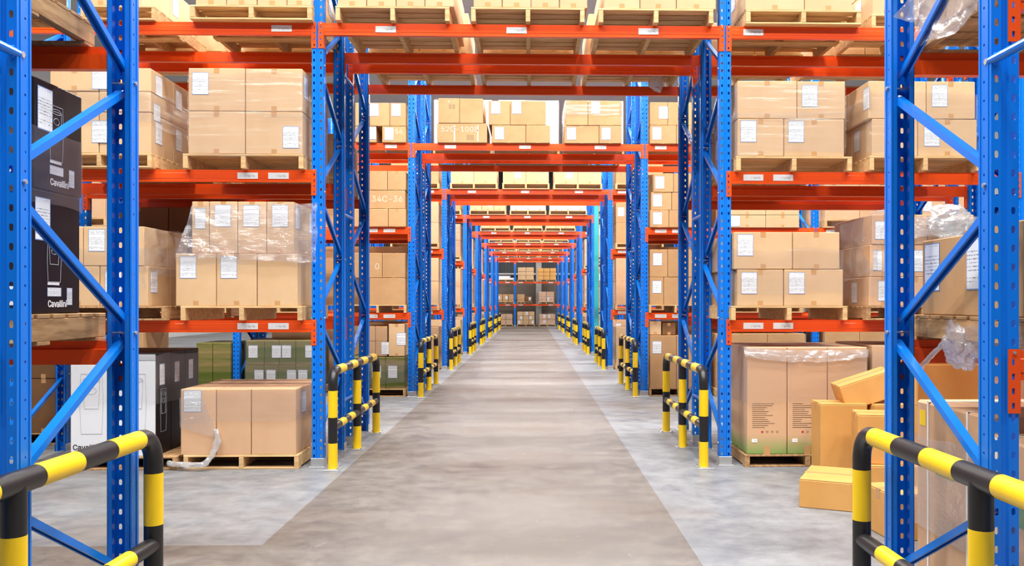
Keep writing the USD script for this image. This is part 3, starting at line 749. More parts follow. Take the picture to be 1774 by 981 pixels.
load('far inner load, middle shelf, right bay, second row', f1b, SH[1], [(0.40, [2.05, 2.6, 3.15]), (0.40, [2.05, 2.6, 3.15])], px=False, pal='a', autolab=0.3, wrap=[(0.0, 0.8)])
load('far inner load, top shelf, right bay, second row', f1b, SH[2], [(0.36, [2.05, 2.6, 3.15])], px=False, pal='a', autolab=0.0)
load('far outer load, top shelf, right bay, second row', f1b, SH[2], [(0.36, [3.35, 3.9, 4.5])], px=False, pal='a', autolab=0.0)
load('far inner load, top shelf, left bay, second row', f1b, SH[2], [(0.36, [-3.3, -2.75, -2.2])], px=False, pal='a', autolab=0.0)
load('far outer load, top shelf, left bay, second row', f1b, SH[2], [(0.36, [-4.8, -4.2, -3.5])], px=False, pal='a', autolab=0.0)

# tall appliance boxes on the floor, left bay of the second row
def line_art(parent, face, x0, x1, y0, y1, u, z, w, h, m):
    """outline drawing of a coffee maker: nested rounded outlines and an ellipse, printed as fine raised lines"""
    def P(a, b):
        if face == 'front': return (x0 + u + a, y0 - 0.001, z + b)
        return (x1 + 0.001, y0 + u + a, z + b)
    def loop(pts, r=0.0016): return tube([P(*p) for p in pts], r, 5, False)
    rr = lambda a0, b0, a1, b1: [(a0, b0), (a1, b0), (a1 * 1.0, b1), (a0, b1), (a0, b0 - 0.0001)]
    ell = lambda cx, cz, ra, rb: [(cx + ra * math.cos(t), cz + rb * math.sin(t)) for t in np.linspace(0, 2 * math.pi, 22)]
    parts = []
    def poly(pts):
        for p, q in zip(pts[:-1], pts[1:]): parts.append(tube([P(*p), P(*q)], 0.0016, 5, False))
    poly([(0.06 * w, 0), (0.94 * w, 0), (w, 0.5 * h), (0.95 * w, h), (0.05 * w, h), (0, 0.5 * h), (0.06 * w, 0)])
    poly([(0.2 * w, 0.42 * h), (0.8 * w, 0.42 * h), (0.86 * w, 0.9 * h), (0.14 * w, 0.9 * h), (0.2 * w, 0.42 * h)])
    poly(ell(w / 2, 0.9 * h, 0.36 * w, 0.045 * h)); poly(ell(w / 2, 0.72 * h, 0.2 * w, 0.06 * h))
    return obj('line_drawing', join(parts), m, parent)
aw0, aw1 = X(121.5, f1), X(270.5, f1); am = X(196, f1)
hA = 1.00
pallet('aged wooden pallet under white and black appliance boxes on floor, left bay, second row', (aw0 + aw1) / 2 + 0.06, f1 - 0.02, 0.0, 1.12, 'd', d=1.12, h=0.13)
for k, (a, b) in enumerate(((aw0, am), (am, aw1))):
    for dd in range(3):
        y = f1 + dd * 0.36
        lab = f'tall appliance carton, {["left", "right"][k]} column, {["front, white face with coffee maker drawing", "middle, black side", "back, black side"][dd]}, floor, second row'
        t = thing('appliance_box', lab, 'box', ((a + b) / 2, y + 0.18, 0.13), 0, 'appliance boxes on the floor pallet')
        w = b - a - 0.006
        obj('carton', cbox(-w / 2, w / 2, -0.178, 0.178, 0, hA, 0.005), 'carton_black', t, label='black printed carton')
        if dd == 0:
            fp = obj('front_panel', cbox(-w / 2 + 0.004, w / 2 - 0.004, -0.1805, -0.178, 0.004, hA - 0.075, 0.001), 'carton_white', t, label='white printed front panel')
            line_art(t, 'front', -w / 2, w / 2, -0.1808, 0, 0.09, 0.22, w - 0.18, 0.58, 'line')
            obj('top_stripe', cbox(-w / 2 + 0.004, w / 2 - 0.004, -0.1803, -0.178, hA - 0.07, hA - 0.01, 0.001), M['blue_grey'] if 'blue_grey' in M else 'line', t)
            text_on(t, 'brand_lettering', 'Cavallini', 'front', -w / 2, w / 2, -0.1808, 0, 0.02, 0.066, 0.048, 'ink', True)
            text_on(t, 'small_lettering', 'MM WARNER', 'front', -w / 2, w / 2, -0.1808, 0, 0.16, 0.52, 0.012, 'ink') if False else None
        if k == 1:
            shipping_label(t, 'right', -w / 2, w / 2, -0.178, 0.178, 0.08, 0.68, 0.12, 0.21, 'label2')
            line_art(t, 'right', -w / 2, w / 2, -0.178, 0.178, 0.1, 0.22, 0.14, 0.42, 'line') if dd == 0 else None
stretch_wrap('clear film round the tall appliance cartons on floor, left bay, second row', aw0 - 0.004, aw1 + 0.004, f1 - 0.015, f1 + 1.09, 0.62, 1.1, 'film', seed=5)
load('load on top of dark shelf behind uprights on floor, left bay, second row', f1b + 0.05, 0.55, [(0.36, [-6.2, -5.7, -5.25])], px=False, pal=None, m='carton_dark', look='dark brown', autolab=0) if False else None

# tall pallet of printed green-foot cartons, floor right
t0 = [1294, 1364, 1434, 1503.5]
xs = [X(p, f1) for p in t0]
pallet('dark wooden pallet under tall green-footed cartons on floor, right bay, second row', (xs[0] + xs[-1]) / 2, f1 - 0.02, 0, 1.26, 'd', d=1.14, h=0.12)
def green_material():
    n = {'tc': ('texture_coordinate', {}), 's': ('separate_xyz', {}), 'v': ('voronoi_texture', {'scale': 70.0}), 'mr': ('map_range', {'from_min': 0.01, 'from_max': 0.20, 'to_min': 0.95, 'to_max': 0.0, 'clamp': True}),
         'mul': ('math', {'math_type': 'multiply_add', 'value2': 0.5, 'value3': 0.0}), 'sub': ('math', {'math_type': 'greater_than'}),
         'mx': ('mix', {'color1': srgb(213, 172, 134), 'color2': srgb(120, 158, 84)}), 'p': ('principled_bsdf', {'roughness': 0.6, 'specular_ior_level': 0.25})}
    l = [('tc.object', 's.vector'), ('tc.object', 'v.vector'), ('s.z', 'mr.value'), ('v.distance', 'mul.value1'), ('mr.result', 'sub.value1'), ('mul.value', 'sub.value2'),
         ('mr.result', 'mx.fac'), ('mx.color', 'p.base_color')]
    return mat('green_foot_cardboard', n, l)
M['carton_greenfoot'] = green_material()
hT = 1.06
for k in range(3):
    for dd in range(3 if k == 0 else 1):
        d = 1.08 / (3 if k == 0 else 1)
        y = f1 + dd * d
        a, b = xs[k] + 0.003, xs[k + 1] - 0.003
        w = b - a
        lab = f'tall tan carton with green dotted foot, {["left", "middle", "right"][k]}{"" if k else ", " + ["front", "second", "rear"][dd]}, floor, right bay, second row'
        t = thing('tall_box', lab, 'box', ((a + b) / 2, y + d / 2, 0.12), 0, 'tall cartons on the floor pallet')
        obj('carton', cbox(-w / 2, w / 2, -d / 2 + 0.002, d / 2 - 0.002, 0, hT, 0.008), 'carton_greenfoot', t)
        if dd == 0:
            rows = []
            rr = random.Random(k)
            for q in range(13):
                rows.append(bx(-w / 2 + 0.05, -w / 2 + 0.05 + rr.uniform(0.08, 0.24), -d / 2 + 0.0008, -d / 2 + 0.002, 0.50 - q * 0.0195, 0.505 - q * 0.0195))
            obj('printed_text', join(rows), 'grey_ink', t)
            obj('red_mark', bx(-w / 2 + 0.14, -w / 2 + 0.16, -d / 2 + 0.0005, -d / 2 + 0.002, 0.215, 0.232), 'red_ink', t)
            sq = []
            for q in range(3):
                u = -w / 2 + 0.19 + q * 0.05
                sq += [bx(u, u + 0.018, -d / 2 + 0.0008, -d / 2 + 0.002, 0.215, 0.2175), bx(u, u + 0.018, -d / 2 + 0.0008, -d / 2 + 0.002, 0.2295, 0.232), bx(u, u + 0.0025, -d / 2 + 0.0008, -d / 2 + 0.002, 0.215, 0.232), bx(u + 0.0155, u + 0.018, -d / 2 + 0.0008, -d / 2 + 0.002, 0.215, 0.232)]
            obj('tick_boxes', join(sq), 'grey_ink', t)
            shipping_label(t, 'front', -w / 2, w / 2, -d / 2 + 0.002, 0, 0.045, 0.12, 0.055, 0.035, 'card')
            obj('packing_tape', bx(-0.03, 0.03, -d / 2 + 0.001, -d / 2 + 0.0022, 0.002, 0.085), 'tape', t)
stretch_wrap('clear stretch film round the tall green-footed cartons on the right floor', xs[0] - 0.006, xs[-1] + 0.006, f1 - 0.014, f1 + 1.09, 0.62, 1.19, 'film', seed=9)
# second tall load further right
load('outer load on floor, right bay, second row', f1 + 0.02, 0.0, [(1.06, [X(1512, f1), X(1580, f1), X(1650, f1)])], px=False, pal='d', m='carton_pink', look='tall pinkish', tape=False, autolab=0.0, wrap=[(0.3, 1.0)])
for nm, (xa, xb, za) in {'g': (1516, 1540, 0.95)}.items(): pass

# ------------------------------------------------------------------ loose golden cartons on the floor, right
G = 'loose golden cartons on the floor'
def loose(label, cx, cy, w, d, h, rz, z=0.0, tilt=None, **kw):
    return carton(cx - w / 2, cx + w / 2, cy - d / 2, cy + d / 2, z, z + h, label, 'carton_orange', G, top=True, rz=rz, tilt=tilt, **kw)
def floor_xy(px, py):
    y = EYE * F / (py - CY); return at(px, py, y)[0], y
ax, ay = floor_xy(1381, 877); bx_, by_ = floor_xy(1476, 887)
loose('low golden carton with a tape band, lying in front of the other loose cartons', 2.44, 7.00, 0.40, 0.62, 0.228, -26.0)
loose('upright golden carton leaning on the tall green-footed load', 2.86, 7.98, 0.42, 0.34, 0.70, -4)
loose('golden carton standing right of the upright one, propped at an angle', 3.02, 7.42, 0.42, 0.36, 0.42, -12, z=0.252)
loose('tilted golden carton on top of the loose stack', 3.16, 8.02, 0.50, 0.40, 0.24, -8, z=0.705, tilt=-19)
loose('small golden carton on floor under the propped one', 3.08, 7.38, 0.46, 0.40, 0.25, -8)
loose('plain golden carton on floor behind the small one', 3.30, 7.95, 0.40, 0.40, 0.70, 3)
loose('golden carton half hidden behind the near right upright', 2.58, 6.02, 0.30, 0.40, 0.32, 4)

# ================================================================== first rack row: near frames either side
R0b = ROW_Y[0] + BOFF
SH0 = [l - 0.02 + BEAM_H / 2 for l in LEVELS]
G0 = 'black appliance cartons on the near left shelf'
pallet('weathered thick wooden pallet under black appliance cartons, near left shelf', -2.78, R0b - 0.03, SH0[0], 1.2, 'd', d=1.13, h=0.14)
xb = -2.27
for k, (z0, z1, yo) in enumerate(((SH0[0] + 0.14, 2.145, 0.0), (2.148, 2.66, 0.02))):
    for dd in range(2):
        ya, yb = (3.99 + yo, 4.42 + yo) if dd == 1 else (3.52, 3.98 + yo)
        lab = f'black printed appliance carton, {["lower", "upper"][k]}, {["aisle side", "passage end"][dd]}, near left shelf'
        t = thing('appliance_box', lab, 'box', (xb - 0.3, (ya + yb) / 2, z0), 0, G0)
        d = yb - ya - 0.004; h = z1 - z0
        obj('carton', cbox(-0.3, 0.3, -d / 2, d / 2, 0, h, 0.006), 'carton_black', t)
        shipping_label(t, 'right', -0.3, 0.3, -d / 2, d / 2, 0.03, h - 0.235, 0.125, 0.20, 'label2')
        line_art(t, 'right', -0.3, 0.3, -d / 2, d / 2, 0.13, 0.15, 0.12, 0.2 if k == 0 else 0.26, 'line')
        text_on(t, 'brand_lettering', 'Cavallini', 'right', -0.3, 0.3, -d / 2, d / 2, 0.135, 0.032, 0.030, 'white_paper', True)
        pl, uv = plate_uv(0.125, 0.045)
        shipping_label(t, 'right', -0.3, 0.3, -d / 2, d / 2, 0.13, 0.082, 0.12, 0.042, 'label', 'spec_panel')
        shipping_label(t, 'right', -0.3, 0.3, -d / 2, d / 2, 0.30, 0.04, 0.05, 0.085, 'label2', 'spec_panel')
        obj('spec_strip', bx(0.3, 0.301, -d / 2 + 0.135, -d / 2 + 0.235, 0.136, 0.149), 'white_paper', t)
stretch_wrap('dull stretch film round the black appliance cartons, near left shelf', xb - 0.61, xb + 0.006, 3.51, 4.45, 2.06, 2.42, 'film', seed=3)
pallet('weathered thick wooden pallet on near left upper shelf', -2.82, R0b - 0.03, SH0[1], 1.2, 'd', d=1.10, h=0.13)
for dd, (ya, yb) in enumerate(((3.45, 3.86), (3.865, 4.28))):
    carton(-2.95, -2.26, ya, yb, SH0[1] + 0.13, SH0[1] + 0.62, f'dark brown printed carton on near left upper shelf, {["aisle side", "passage end"][dd]}', 'carton_dark', None,
           texts=[('white_print', '|||||| ||', 'right', 0.05, 0.05, 0.04, 'white_paper')], tape=False)
# right: lower shelf
pallet('wooden pallet with knotted end grain under big brown cartons, near right shelf', 2.56, R0b - 0.0, SH0[0], 1.14, 'd', d=1.12, h=0.13)
for dd, (ya, yb, hh) in enumerate(((3.46, 3.955, 0.40), (3.96, 4.42, 0.38))):
    carton(2.0 + 0.02 * dd, 2.72, ya, yb, SH0[0] + 0.13, SH0[0] + 0.13 + hh, f'big plain brown carton with tall label, {["aisle side", "passage end"][dd]}, near right shelf', 'carton_brown', 'brown cartons on the near right shelf',
           labels=[('left', 0.03, 0.12, 0.16, 0.24, 'label2')], tape=False)
# right: upper shelf
pallet('wooden pallet on near right upper shelf under film-draped carton', 2.56, R0b - 0.03, SH0[1] - 0.0, 1.14, 'd', d=1.10, h=0.06)
carton(1.99, 2.72, 3.42, 4.40, SH0[1] + 0.06, SH0[1] + 0.60, 'large tan carton with red number under draped plastic, near right upper shelf', 'carton', None, tape=False,
       texts=[('red_print', '12', 'left', 0.60, 0.13, 0.075, 'red_ink')])
# right: floor
SG = 'strapped cartons on the near right floor'
for k, (ya, yb, hz) in enumerate(((3.36, 3.93, 1.02), (3.94, 4.62, 1.10))):
    lab = f'huge brown carton with white straps on floor, {["aisle side", "passage end"][k]}, near right bay'
    t = thing('strapped_box', lab, 'box', (2.50, (ya + yb) / 2, 0.0), 0, SG)
    d = yb - ya
    obj('carton', cbox(-0.42, 0.42, -d / 2, d / 2, 0.06, hz, 0.012), 'carton_pink', t)
    obj('carton_foot', join([cbox(-0.42, 0.42, -d / 2 + 0.01, -d / 2 + 0.1, 0, 0.06), cbox(-0.42, 0.42, d / 2 - 0.1, d / 2 - 0.01, 0, 0.06)]), 'wood_dark', t)
    for yy in (-d * 0.30, d * 0.30):
        obj('strap', join([bx(-0.4225, -0.42, yy - 0.008, yy + 0.008, 0.06, hz + 0.002), bx(-0.4225, 0.4225, yy - 0.008, yy + 0.008, hz, hz + 0.0025), bx(0.42, 0.4225, yy - 0.008, yy + 0.008, 0.06, hz + 0.002)]), 'strap', t)
    obj('green_print', bx(-0.4212, -0.42, -d * 0.12, d * 0.18, hz - 0.36, hz - 0.24), 'green_ink', t)
    obj('warning_label', bx(-0.4215, -0.42, d * 0.34, d * 0.44, hz - 0.13, hz - 0.05), 'yellow', t, label='yellow and white label')
stretch_wrap('clear stretch film round the strapped cartons on floor, near right bay', 2.07, 2.93, 3.34, 4.64, 0.45, 0.92, 'film_dark', seed=12)
carton(2.42, 2.95, 4.84, 5.32, 0.0, 1.03, 'tall brown carton on floor beyond the strapped cartons, near right bay', 'carton_brown')
carton(2.20, 2.86, 4.88, 5.30, 1.03, 1.28, 'golden carton lying on the tall brown one beyond the strapped cartons, near right bay', 'carton_orange', None, top=True)

# ================================================================== third rack row and beyond
R2 = ROW_Y[2]; f2 = R2 - 0.07
Z2T = SH[2] - 0.14        # loads let down between the beams
bar_n = 0
def sunk(desc, y0, rows, **kw):
    return load(desc, y0, SH[2] - 0.0, rows, **kw)
B3 = 'third row'
load('left load above passage, third row', f2, SH[2], [(0.335, [757, 844]), (0.43, [759, 796, 837])], pal=None, m='carton_brown', look='brown', side=1, tape=False,
     labels={(0, 0): []}, texts={(0, 0): [('strap', '|', 'front', 0.26, 0.075, 0.17, "strap"), ('strap', '|', 'front', 0.66, 0.075, 0.17, "strap"), ('chalk_writing', '52C-1008', 'front', 0.06, 0.19, 0.09, 'chalk'), ('printed_code', '|||||', 'front', 0.5, 0.06, 0.06, 'ink')], (1, 0): [('printed_code', '|||||', 'front', 0.18, 0.26, 0.05, 'ink'), ('printed_mark', 'II', 'front', 0.16, 0.36, 0.03, 'white_paper')], (1, 1): []})
load('middle load above passage, third row', f2, SH[2], [(0.31, [852, 911, 953]), (0.42, [846.5, 884, 946])], pal=None, m='carton_brown', look='brown', side=0,
     labels={(0, 0): [('front', 0.05, 0.06)], (1, 0): [('front', 0.04, 0.2)], (1, 1): [('front', 0.03, 0.2)], (0, 1): []})
load('right load above passage, third row', f2, SH[2], [(0.31, [977.5, 1038, 1077]), (0.43, [980.5, 1018.7, 1077])], pal=None, m='carton_brown', look='brown', side=-1,
     labels={(0, 0): [('front', 0.04, 0.06)], (0, 1): [('front', 0.04, 0.06)], (1, 1): [('front', 0.05, 0.22)], (1, 0): []}, wrap=[(0.5, 0.68)])
XL, XR = ROW_X[2] - PH, ROW_X[2] + PH
# inner left column of loads
load('inner load, top shelf, left bay, third row', f2, SH[2], [(0.28, [615, 652]), (0.40, [615, 640, 675, 703])], pal=None, m='carton_brown', look='brown', labels={(1, 1): [('front', 0.0, 0.17)], (1, 2): [('front', 0.03, 0.17)], (0, 0): [('front', 0.2, 0.06)]})
carton(X(662, f2), X(703, f2), f2, f2 + 1.0, SH[2], SH[2] + 0.277, 'brown carton chalked 56 beside a gap, top shelf, left bay, third row', 'carton_brown', None, labels=[('front', 0.04, 0.04)], texts=[('chalk_writing', '56', 'front', 0.21, 0.15, 0.08, 'chalk')])
load('inner load, middle shelf, left bay, third row', f2, SH[1], [(0.31, [610, 672.5, 703]), (0.32, [638, 702]), (0.33, [640, 671, 703])], pal=None, m='carton_brown', look='brown', labels={(0, 0): []}, texts={(1, 0): [('chalk_writing', '34C-36', 'front', 0.05, 0.12, 0.10, 'chalk')]})
load('inner load, lower shelf, left bay, third row', f2, SH[0], [(0.46, [640, 702]), (0.43, [606, 662, 702])], pal='b', m='carton_brown', look='brown', labels={(0, 0): []}, texts={(1, 0): [('chalk_writing', '0', 'front', 0.42, 0.15, 0.10, 'chalk')]})
load('inner green load on floor, left bay, third row', f2 + 0.05, 0.0, [(0.55, [600, 640, 668, 701])], pal='a', m='carton_green', look='green printed', autolab=0.8, tape=False, wrap=[(0.1, 0.5)])
load('wrapped stack over the green load on floor, left bay, third row', f2 + 0.08, 0.70, [(0.26, [628, 650, 671]), (0.26, [628, 650, 671])], pal=None, m='carton_brown', look='brown', autolab=0.2, wrap=[(0.0, 0.5)])
load('tall stack over the green load on floor, left bay, third row', f2 + 0.06, 0.70, [(0.56, [673, 701])], pal=None, m='carton', autolab=1.0)
# outer left of the third row, seen under and between the second row's loads
load('outer green load on floor, left bay, third row', f2, 0.0, [(0.42, [424, 457, 482, 512, 545]), (0.42, [426, 458, 484, 512, 545])], pal='a', m='carton_green', look='green printed', autolab=0.7, tape=False, wrap=[(0.05, 0.85)])
load('far outer green load on floor, left bay, third row', f2, 0.0, [(0.80, [340, 368, 399])], pal='a', m='carton_green', look='green printed', autolab=0.3, tape=False)
load('outer load, lower shelf, left bay, third row', f2, SH[0], [(0.42, [424, 470, 540])], pal='a', m='carton_brown', look='brown', autolab=0.3)
load('brown cartons low on lower shelf beyond the left bay post, third row', f2, SH[0] - 0.66, [(0.42, [348, 400])], pal=None, m='carton_brown', look='brown', autolab=0.3) if False else None
# right
load('inner load, top shelf, right bay, third row', f2, SH[2], [(0.32, [1126, 1172, 1225]), (0.40, [1126, 1157, 1215])], pal=None, m='carton_brown', look='brown', autolab=0.5)
load('inner load, middle shelf, right bay, third row', f2, SH[1], [(0.30, [1126, 1159, 1215]), (0.31, [1128, 1164, 1215]), (0.33, [1132, 1167, 1215])], pal=None, m='carton_brown', look='brown', labels={(0, 0): [('front', 0.05, 0.05)], (1, 0): [('front', 0.03, 0.06)], (2, 0): [('front', 0.03, 0.06)]})
load('inner load, lower shelf, right bay, third row', f2, SH[0], [(0.48, [1126, 1150, 1215]), (0.48, [1126, 1157, 1215])], pal='b', m='carton_brown', look='brown', labels={(0, 0): [('front', 0.04, 0.2)], (1, 0): [('front', 0.05, 0.2)]})
load('inner big load on floor, right bay, third row', f2 + 0.05, 0.0, [(0.92, [1126, 1172, 1225])], pal='d', m='carton_brown', look='large brown', labels={(0, 0): [('front', 0.04, 0.6)]})
carton(X(1127, f2), X(1147, f2), f2 + 0.1, f2 + 0.8, 1.063, 1.30, 'small tan carton on the big floor load, right bay, third row', 'carton')
carton(X(1149, f2), X(1172, f2), f2 + 0.1, f2 + 0.8, 1.063, 1.27, 'dark carton with white lid on the big floor load, right bay, third row', 'carton_dark')
load('outer load, middle shelf, right bay, third row', f2, SH[1], [(0.22, [1262, 1327, 1385]), (0.24, [1262, 1327, 1385])], pal=None, m='carton', autolab=0.4)
load('outermost load, middle shelf, right bay, third row', f2, SH[1], [(0.22, [1412, 1444, 1482, 1530]), (0.24, [1412, 1444, 1482, 1530])], pal=None, m='carton_brown', look='brown', autolab=0.6) if False else None
load('outer load, lower shelf, right bay, third row', f2, SH[0], [(0.20, [1240, 1330, 1390])], pal='a', m='carton', autolab=0.3)
load('outer load on floor, right bay, third row', f2, 0.0, [(0.95, [1240, 1330, 1395])], pal='a', m='carton_brown', look='brown', autolab=0.3)
for s_ in (-1, 1):
    for pos, (u0, u1) in (('inner', (0.12, 1.36)), ('outer', (1.55, 2.82))):
        for lev, hh in ((0, 1.12), (1, 1.1), (2, 1.0)):
            x0, x1 = sorted((ROW_X[2] + s_ * (PH + u0), ROW_X[2] + s_ * (PH + u1)))
            load(f'far {pos} load, {["floor", "lower shelf", "middle shelf"][lev]}, {side_word(s_)} bay, third row', R2 + BOFF + 0.03, 0.0 if lev == 0 else SH[lev - 1], [(hh, [x0, x1])], px=False, pal='a', m='carton_brown' if lev else 'carton', look='brown' if lev else 'tan', autolab=0.5, tape=False)
    for pos, (u0, u1) in (('inner', (3.14, 4.36)), ('outer', (4.55, 5.82))):
        for lev, hh in ((0, 1.0), (1, 1.1), (2, 0.95)):
            if s_ < 0 and lev == 0 and pos == 'inner': continue
            x0, x1 = sorted((ROW_X[2] + s_ * (PH + u0), ROW_X[2] + s_ * (PH + u1)))
            load(f'{pos} load, {["floor", "lower shelf", "middle shelf"][lev]}, outermost {side_word(s_)} bay, third row', f2, 0.0 if lev == 0 else SH[lev - 1], [(hh / 2, [x0, (x0 + x1) / 2, x1])] * 2, px=False, pal='a', m=['carton_brown', 'carton', 'carton_pink'][lev], look=['brown', 'tan', 'pinkish tan'][lev], autolab=0.5, tape=False)
# far half of third row over the passage
for k, (a, b) in enumerate(((-1.84, -0.74), (-0.62, 0.53), (0.64, 1.76))):
    load(f'far pale {["left", "middle", "right"][k]} load above passage, third row', R2 + BOFF + 0.02, SH[2], [(0.95, [a, b])], px=False, pal='a', m='carton_grey', look='pale grey', autolab=0.0, tape=False, wrap=[(0.02, 0.93)])

# rows four to nine: what shows above the passage and in the narrow gaps beside it
for i in range(3, 9):
    y = ROW_Y[i] - 0.06; xc = ROW_X[i]; nm = ORD[i] + ' row'
    cols = [(-1.86, -0.74), (-0.60, 0.52), (0.64, 1.80)]
    for k, (a, b) in enumerate(cols):
        a += xc; b += xc
        ncol = 2 if (i == 3 or i > 5) else 3
        hgt = 0.42 if i < 5 else 0.45
        col = 'carton_grey' if (i == 4 and k > 0) else 'carton'
        splits = list(np.linspace(a, b, (2 if (i == 3 and k == 0) else ncol) + 1))
        load(f'{["left", "middle", "right"][k]} load above passage, {nm}', y, SH[2], [(hgt, splits)] , px=False, pal='a', m=col, look='pale grey' if col == 'carton_grey' else 'tan', autolab=0.3 if i < 5 else 0.0, tape=i < 5,
             plabel='pale wooden pallet')
    for s in (-1, 1):
        a = xc + s * (PH + 0.13)
        for lev in range(3 if i < 7 else 2):
            x0, x1 = sorted((a, a + s * 1.15))
            z = 0.0 if lev == 0 else SH[lev - 1]
            hh = [0.95, 1.10, 1.02][lev] if i != 3 else [0.9, 1.12, 1.0][lev]
            rows = [(hh / 2, [x0, x1] if i > 3 else [x0, (x0 + x1) / 2, x1])] * 2
            mcol = ['carton_brown', 'carton', 'carton_pink'][(i + lev + (s > 0)) % 3]
            load(f'inner load, {["floor", "lower shelf", "middle shelf"][lev]}, {side_word(s)} bay, {nm}', y, z, rows, px=False, pal='a', m=mcol, look={'carton_brown': 'brown', 'carton': 'tan', 'carton_pink': 'pinkish tan'}[mcol],
                 autolab=0.3 if i < 5 else 0.0, tape=i < 5, wrap=[(0.1, hh)] if (i + lev) % 3 == 0 and i < 6 else None)
for i in (3, 4):
    for s in (-1, 1):
        x0, x1 = sorted((ROW_X[i] + s * (PH + 0.13), ROW_X[i] + s * (PH + 1.28)))
        load(f'inner load, top shelf, {side_word(s)} bay, {ORD[i]} row', ROW_Y[i] - 0.06, SH[2], [(0.5, [x0, (x0 + x1) / 2, x1])], px=False, pal='a', m='carton_brown', look='brown', autolab=0.4)
# teal post beside the fifth row
tx = X(1032, 26.2)
t = thing('teal_post', 'slim teal painted steel post on the right behind the fourth rack row', 'post', (tx, 25.9, 0))
obj('post_tube', cbox(-0.07, 0.07, -0.07, 0.07, 0.01, 5.6, 0.012), 'teal', t); obj('base_plate', cbox(-0.12, 0.12, -0.12, 0.12, 0, 0.01, 0.002), 'steel', t)

# ================================================================== end rack across the far aisle
YE = 59.5
xe = [X(892, YE), X(967, YE)]
be = xe[1] - xe[0]
posts = [xe[0] - be, xe[0], xe[1], xe[1] + be]
for k, x in enumerate(posts):
    dup(frame_proto, 'upright_frame', f'blue upright frame of the end rack, {["first", "second", "third", "fourth"][k]} from the left', 'rack frame', (x, YE, 0), 0)
eb = None
for k in range(3):
    for lev, z in enumerate((1.48, 3.02, 4.46)):
        lab = f'orange front beam of the end rack, {SHELF[lev]} shelf, {["left", "middle", "right"][k]} bay'
        x = (posts[k] + posts[k + 1]) / 2
        if eb is None: eb = build_beam('end_rack_beam', be - PW, [(-be / 2 + 0.4, 0.3), (be / 2 - 0.5, 0.3)], lab, (x, YE, z), 0)
        else: dup(eb, 'end_rack_beam', lab, 'rack beam', (x, YE, z), 0)
def eload(desc, p0, p1, z, h, nr, nc, m, look, wrap=False, pal='a', al=0.4):
    a, b = X(p0, YE), X(p1, YE)
    load(desc, YE - 0.05, z, [(h / nr, list(np.linspace(a, b, nc + 1)))] * nr, px=False, m=m, look=look, pal=pal, tape=False, autolab=al, gap=0.012, wrap=[(0.02, h)] if wrap else None)
ez = [0.0, 1.54, 3.08]
eload('shrink-wrapped reddish load, floor, left bay of end rack', 864, 888, 0, 0.72, 2, 2, 'carton_pink', 'reddish', True)
eload('labelled load, floor, middle bay of end rack', 896, 926, 0, 0.90, 3, 3, 'carton', 'tan')
eload('shrink-wrapped reddish load, floor, right of pillar, end rack', 934, 962, 0, 0.72, 2, 2, 'carton_pink', 'reddish', True)
eload('brown load, lower shelf, left bay of end rack', 861, 890, ez[1], 0.55, 1, 3, 'carton_brown', 'brown')
eload('brown load, lower shelf, middle bay of end rack', 896, 909, ez[1], 0.55, 1, 1, 'carton_brown', 'brown')
eload('dark brown load, lower shelf, middle bay of end rack', 909.5, 922, ez[1], 0.40, 1, 1, 'carton_dark', 'dark brown', pal='d')
eload('shrink-wrapped reddish load, lower shelf, right of end rack', 933, 960, ez[1], 0.72, 2, 2, 'carton_pink', 'reddish', True)
eload('pale stacked load, middle shelf, middle bay of end rack', 897, 925, ez[2], 0.85, 3, 2, 'carton', 'pale tan', al=0.0)
eload('golden stacked load, middle shelf, right of end rack', 931, 963.5, ez[2], 0.80, 3, 3, 'carton_orange', 'golden', al=0.0)
pallet('pallet of white packets on middle shelf, left bay of end rack', X(876, YE), YE - 0.03, ez[2], 1.15, 'a')
for k in range(7):
    xx = X(864 + (k % 4) * 6.2, YE); zz = ez[2] + 0.14 + (k // 4) * 0.13
    carton(xx, xx + 0.3, YE + 0.05 + 0.02 * k, YE + 0.5, zz, zz + 0.125, f'white packet {["lower", "upper"][k // 4]} row, {ORD[k % 4]} from left, middle shelf, left bay, end rack', 'carton_white', 'white packets on the end rack', tape=False, name='white_packet', cat='packet')

# ================================================================== loose plastic film
def crumple(P, amp, scale, seed):
    q = P * scale
    d = np.stack([meshkit.fbm(q + k * 17.3, 4, seed + k) - 0.5 for k in range(3)], -1)
    return P + 2 * amp * d
def film_sheet(label, corners, n, amp, scale, seed, m='film_dark', sag=0.0):
    """a crumpled sheet between four corners (top-left, top-right, bottom-right, bottom-left)"""
    a, b, c, d = (np.asarray(p, float) for p in corners)
    u, v = np.meshgrid(np.linspace(0, 1, n), np.linspace(0, 1, n), indexing='ij')
    u, v = u[..., None], v[..., None]
    P = a * (1 - u) * (1 - v) + b * u * (1 - v) + c * u * v + d * (1 - u) * v
    P[..., 2] -= (sag * 4 * u * (1 - u) * (0.3 + 0.7 * v))[..., 0]
    P = crumple(P, amp, scale, seed)
    return tag(obj('plastic_sheet', grid_sheet(P), m, smooth=True), label, 'plastic film')
def film_bunch(label, centre, size, seed, m='film_thick', sub=5, amp=0.35):
    s = trimesh.creation.icosphere(sub); v = np.array(s.vertices)
    k = 1 + amp * 2 * (meshkit.fbm(v * 2.4, 5, seed) - 0.5)
    v = v * k[:, None] * (0.5 * np.asarray(size)) + np.asarray(centre)
    return tag(obj('plastic_bunch', (v, s.faces), m, smooth=True), label, 'plastic film')
def P3(px, py, y):
    x, z = at(px, py, y); return (x, y, z)
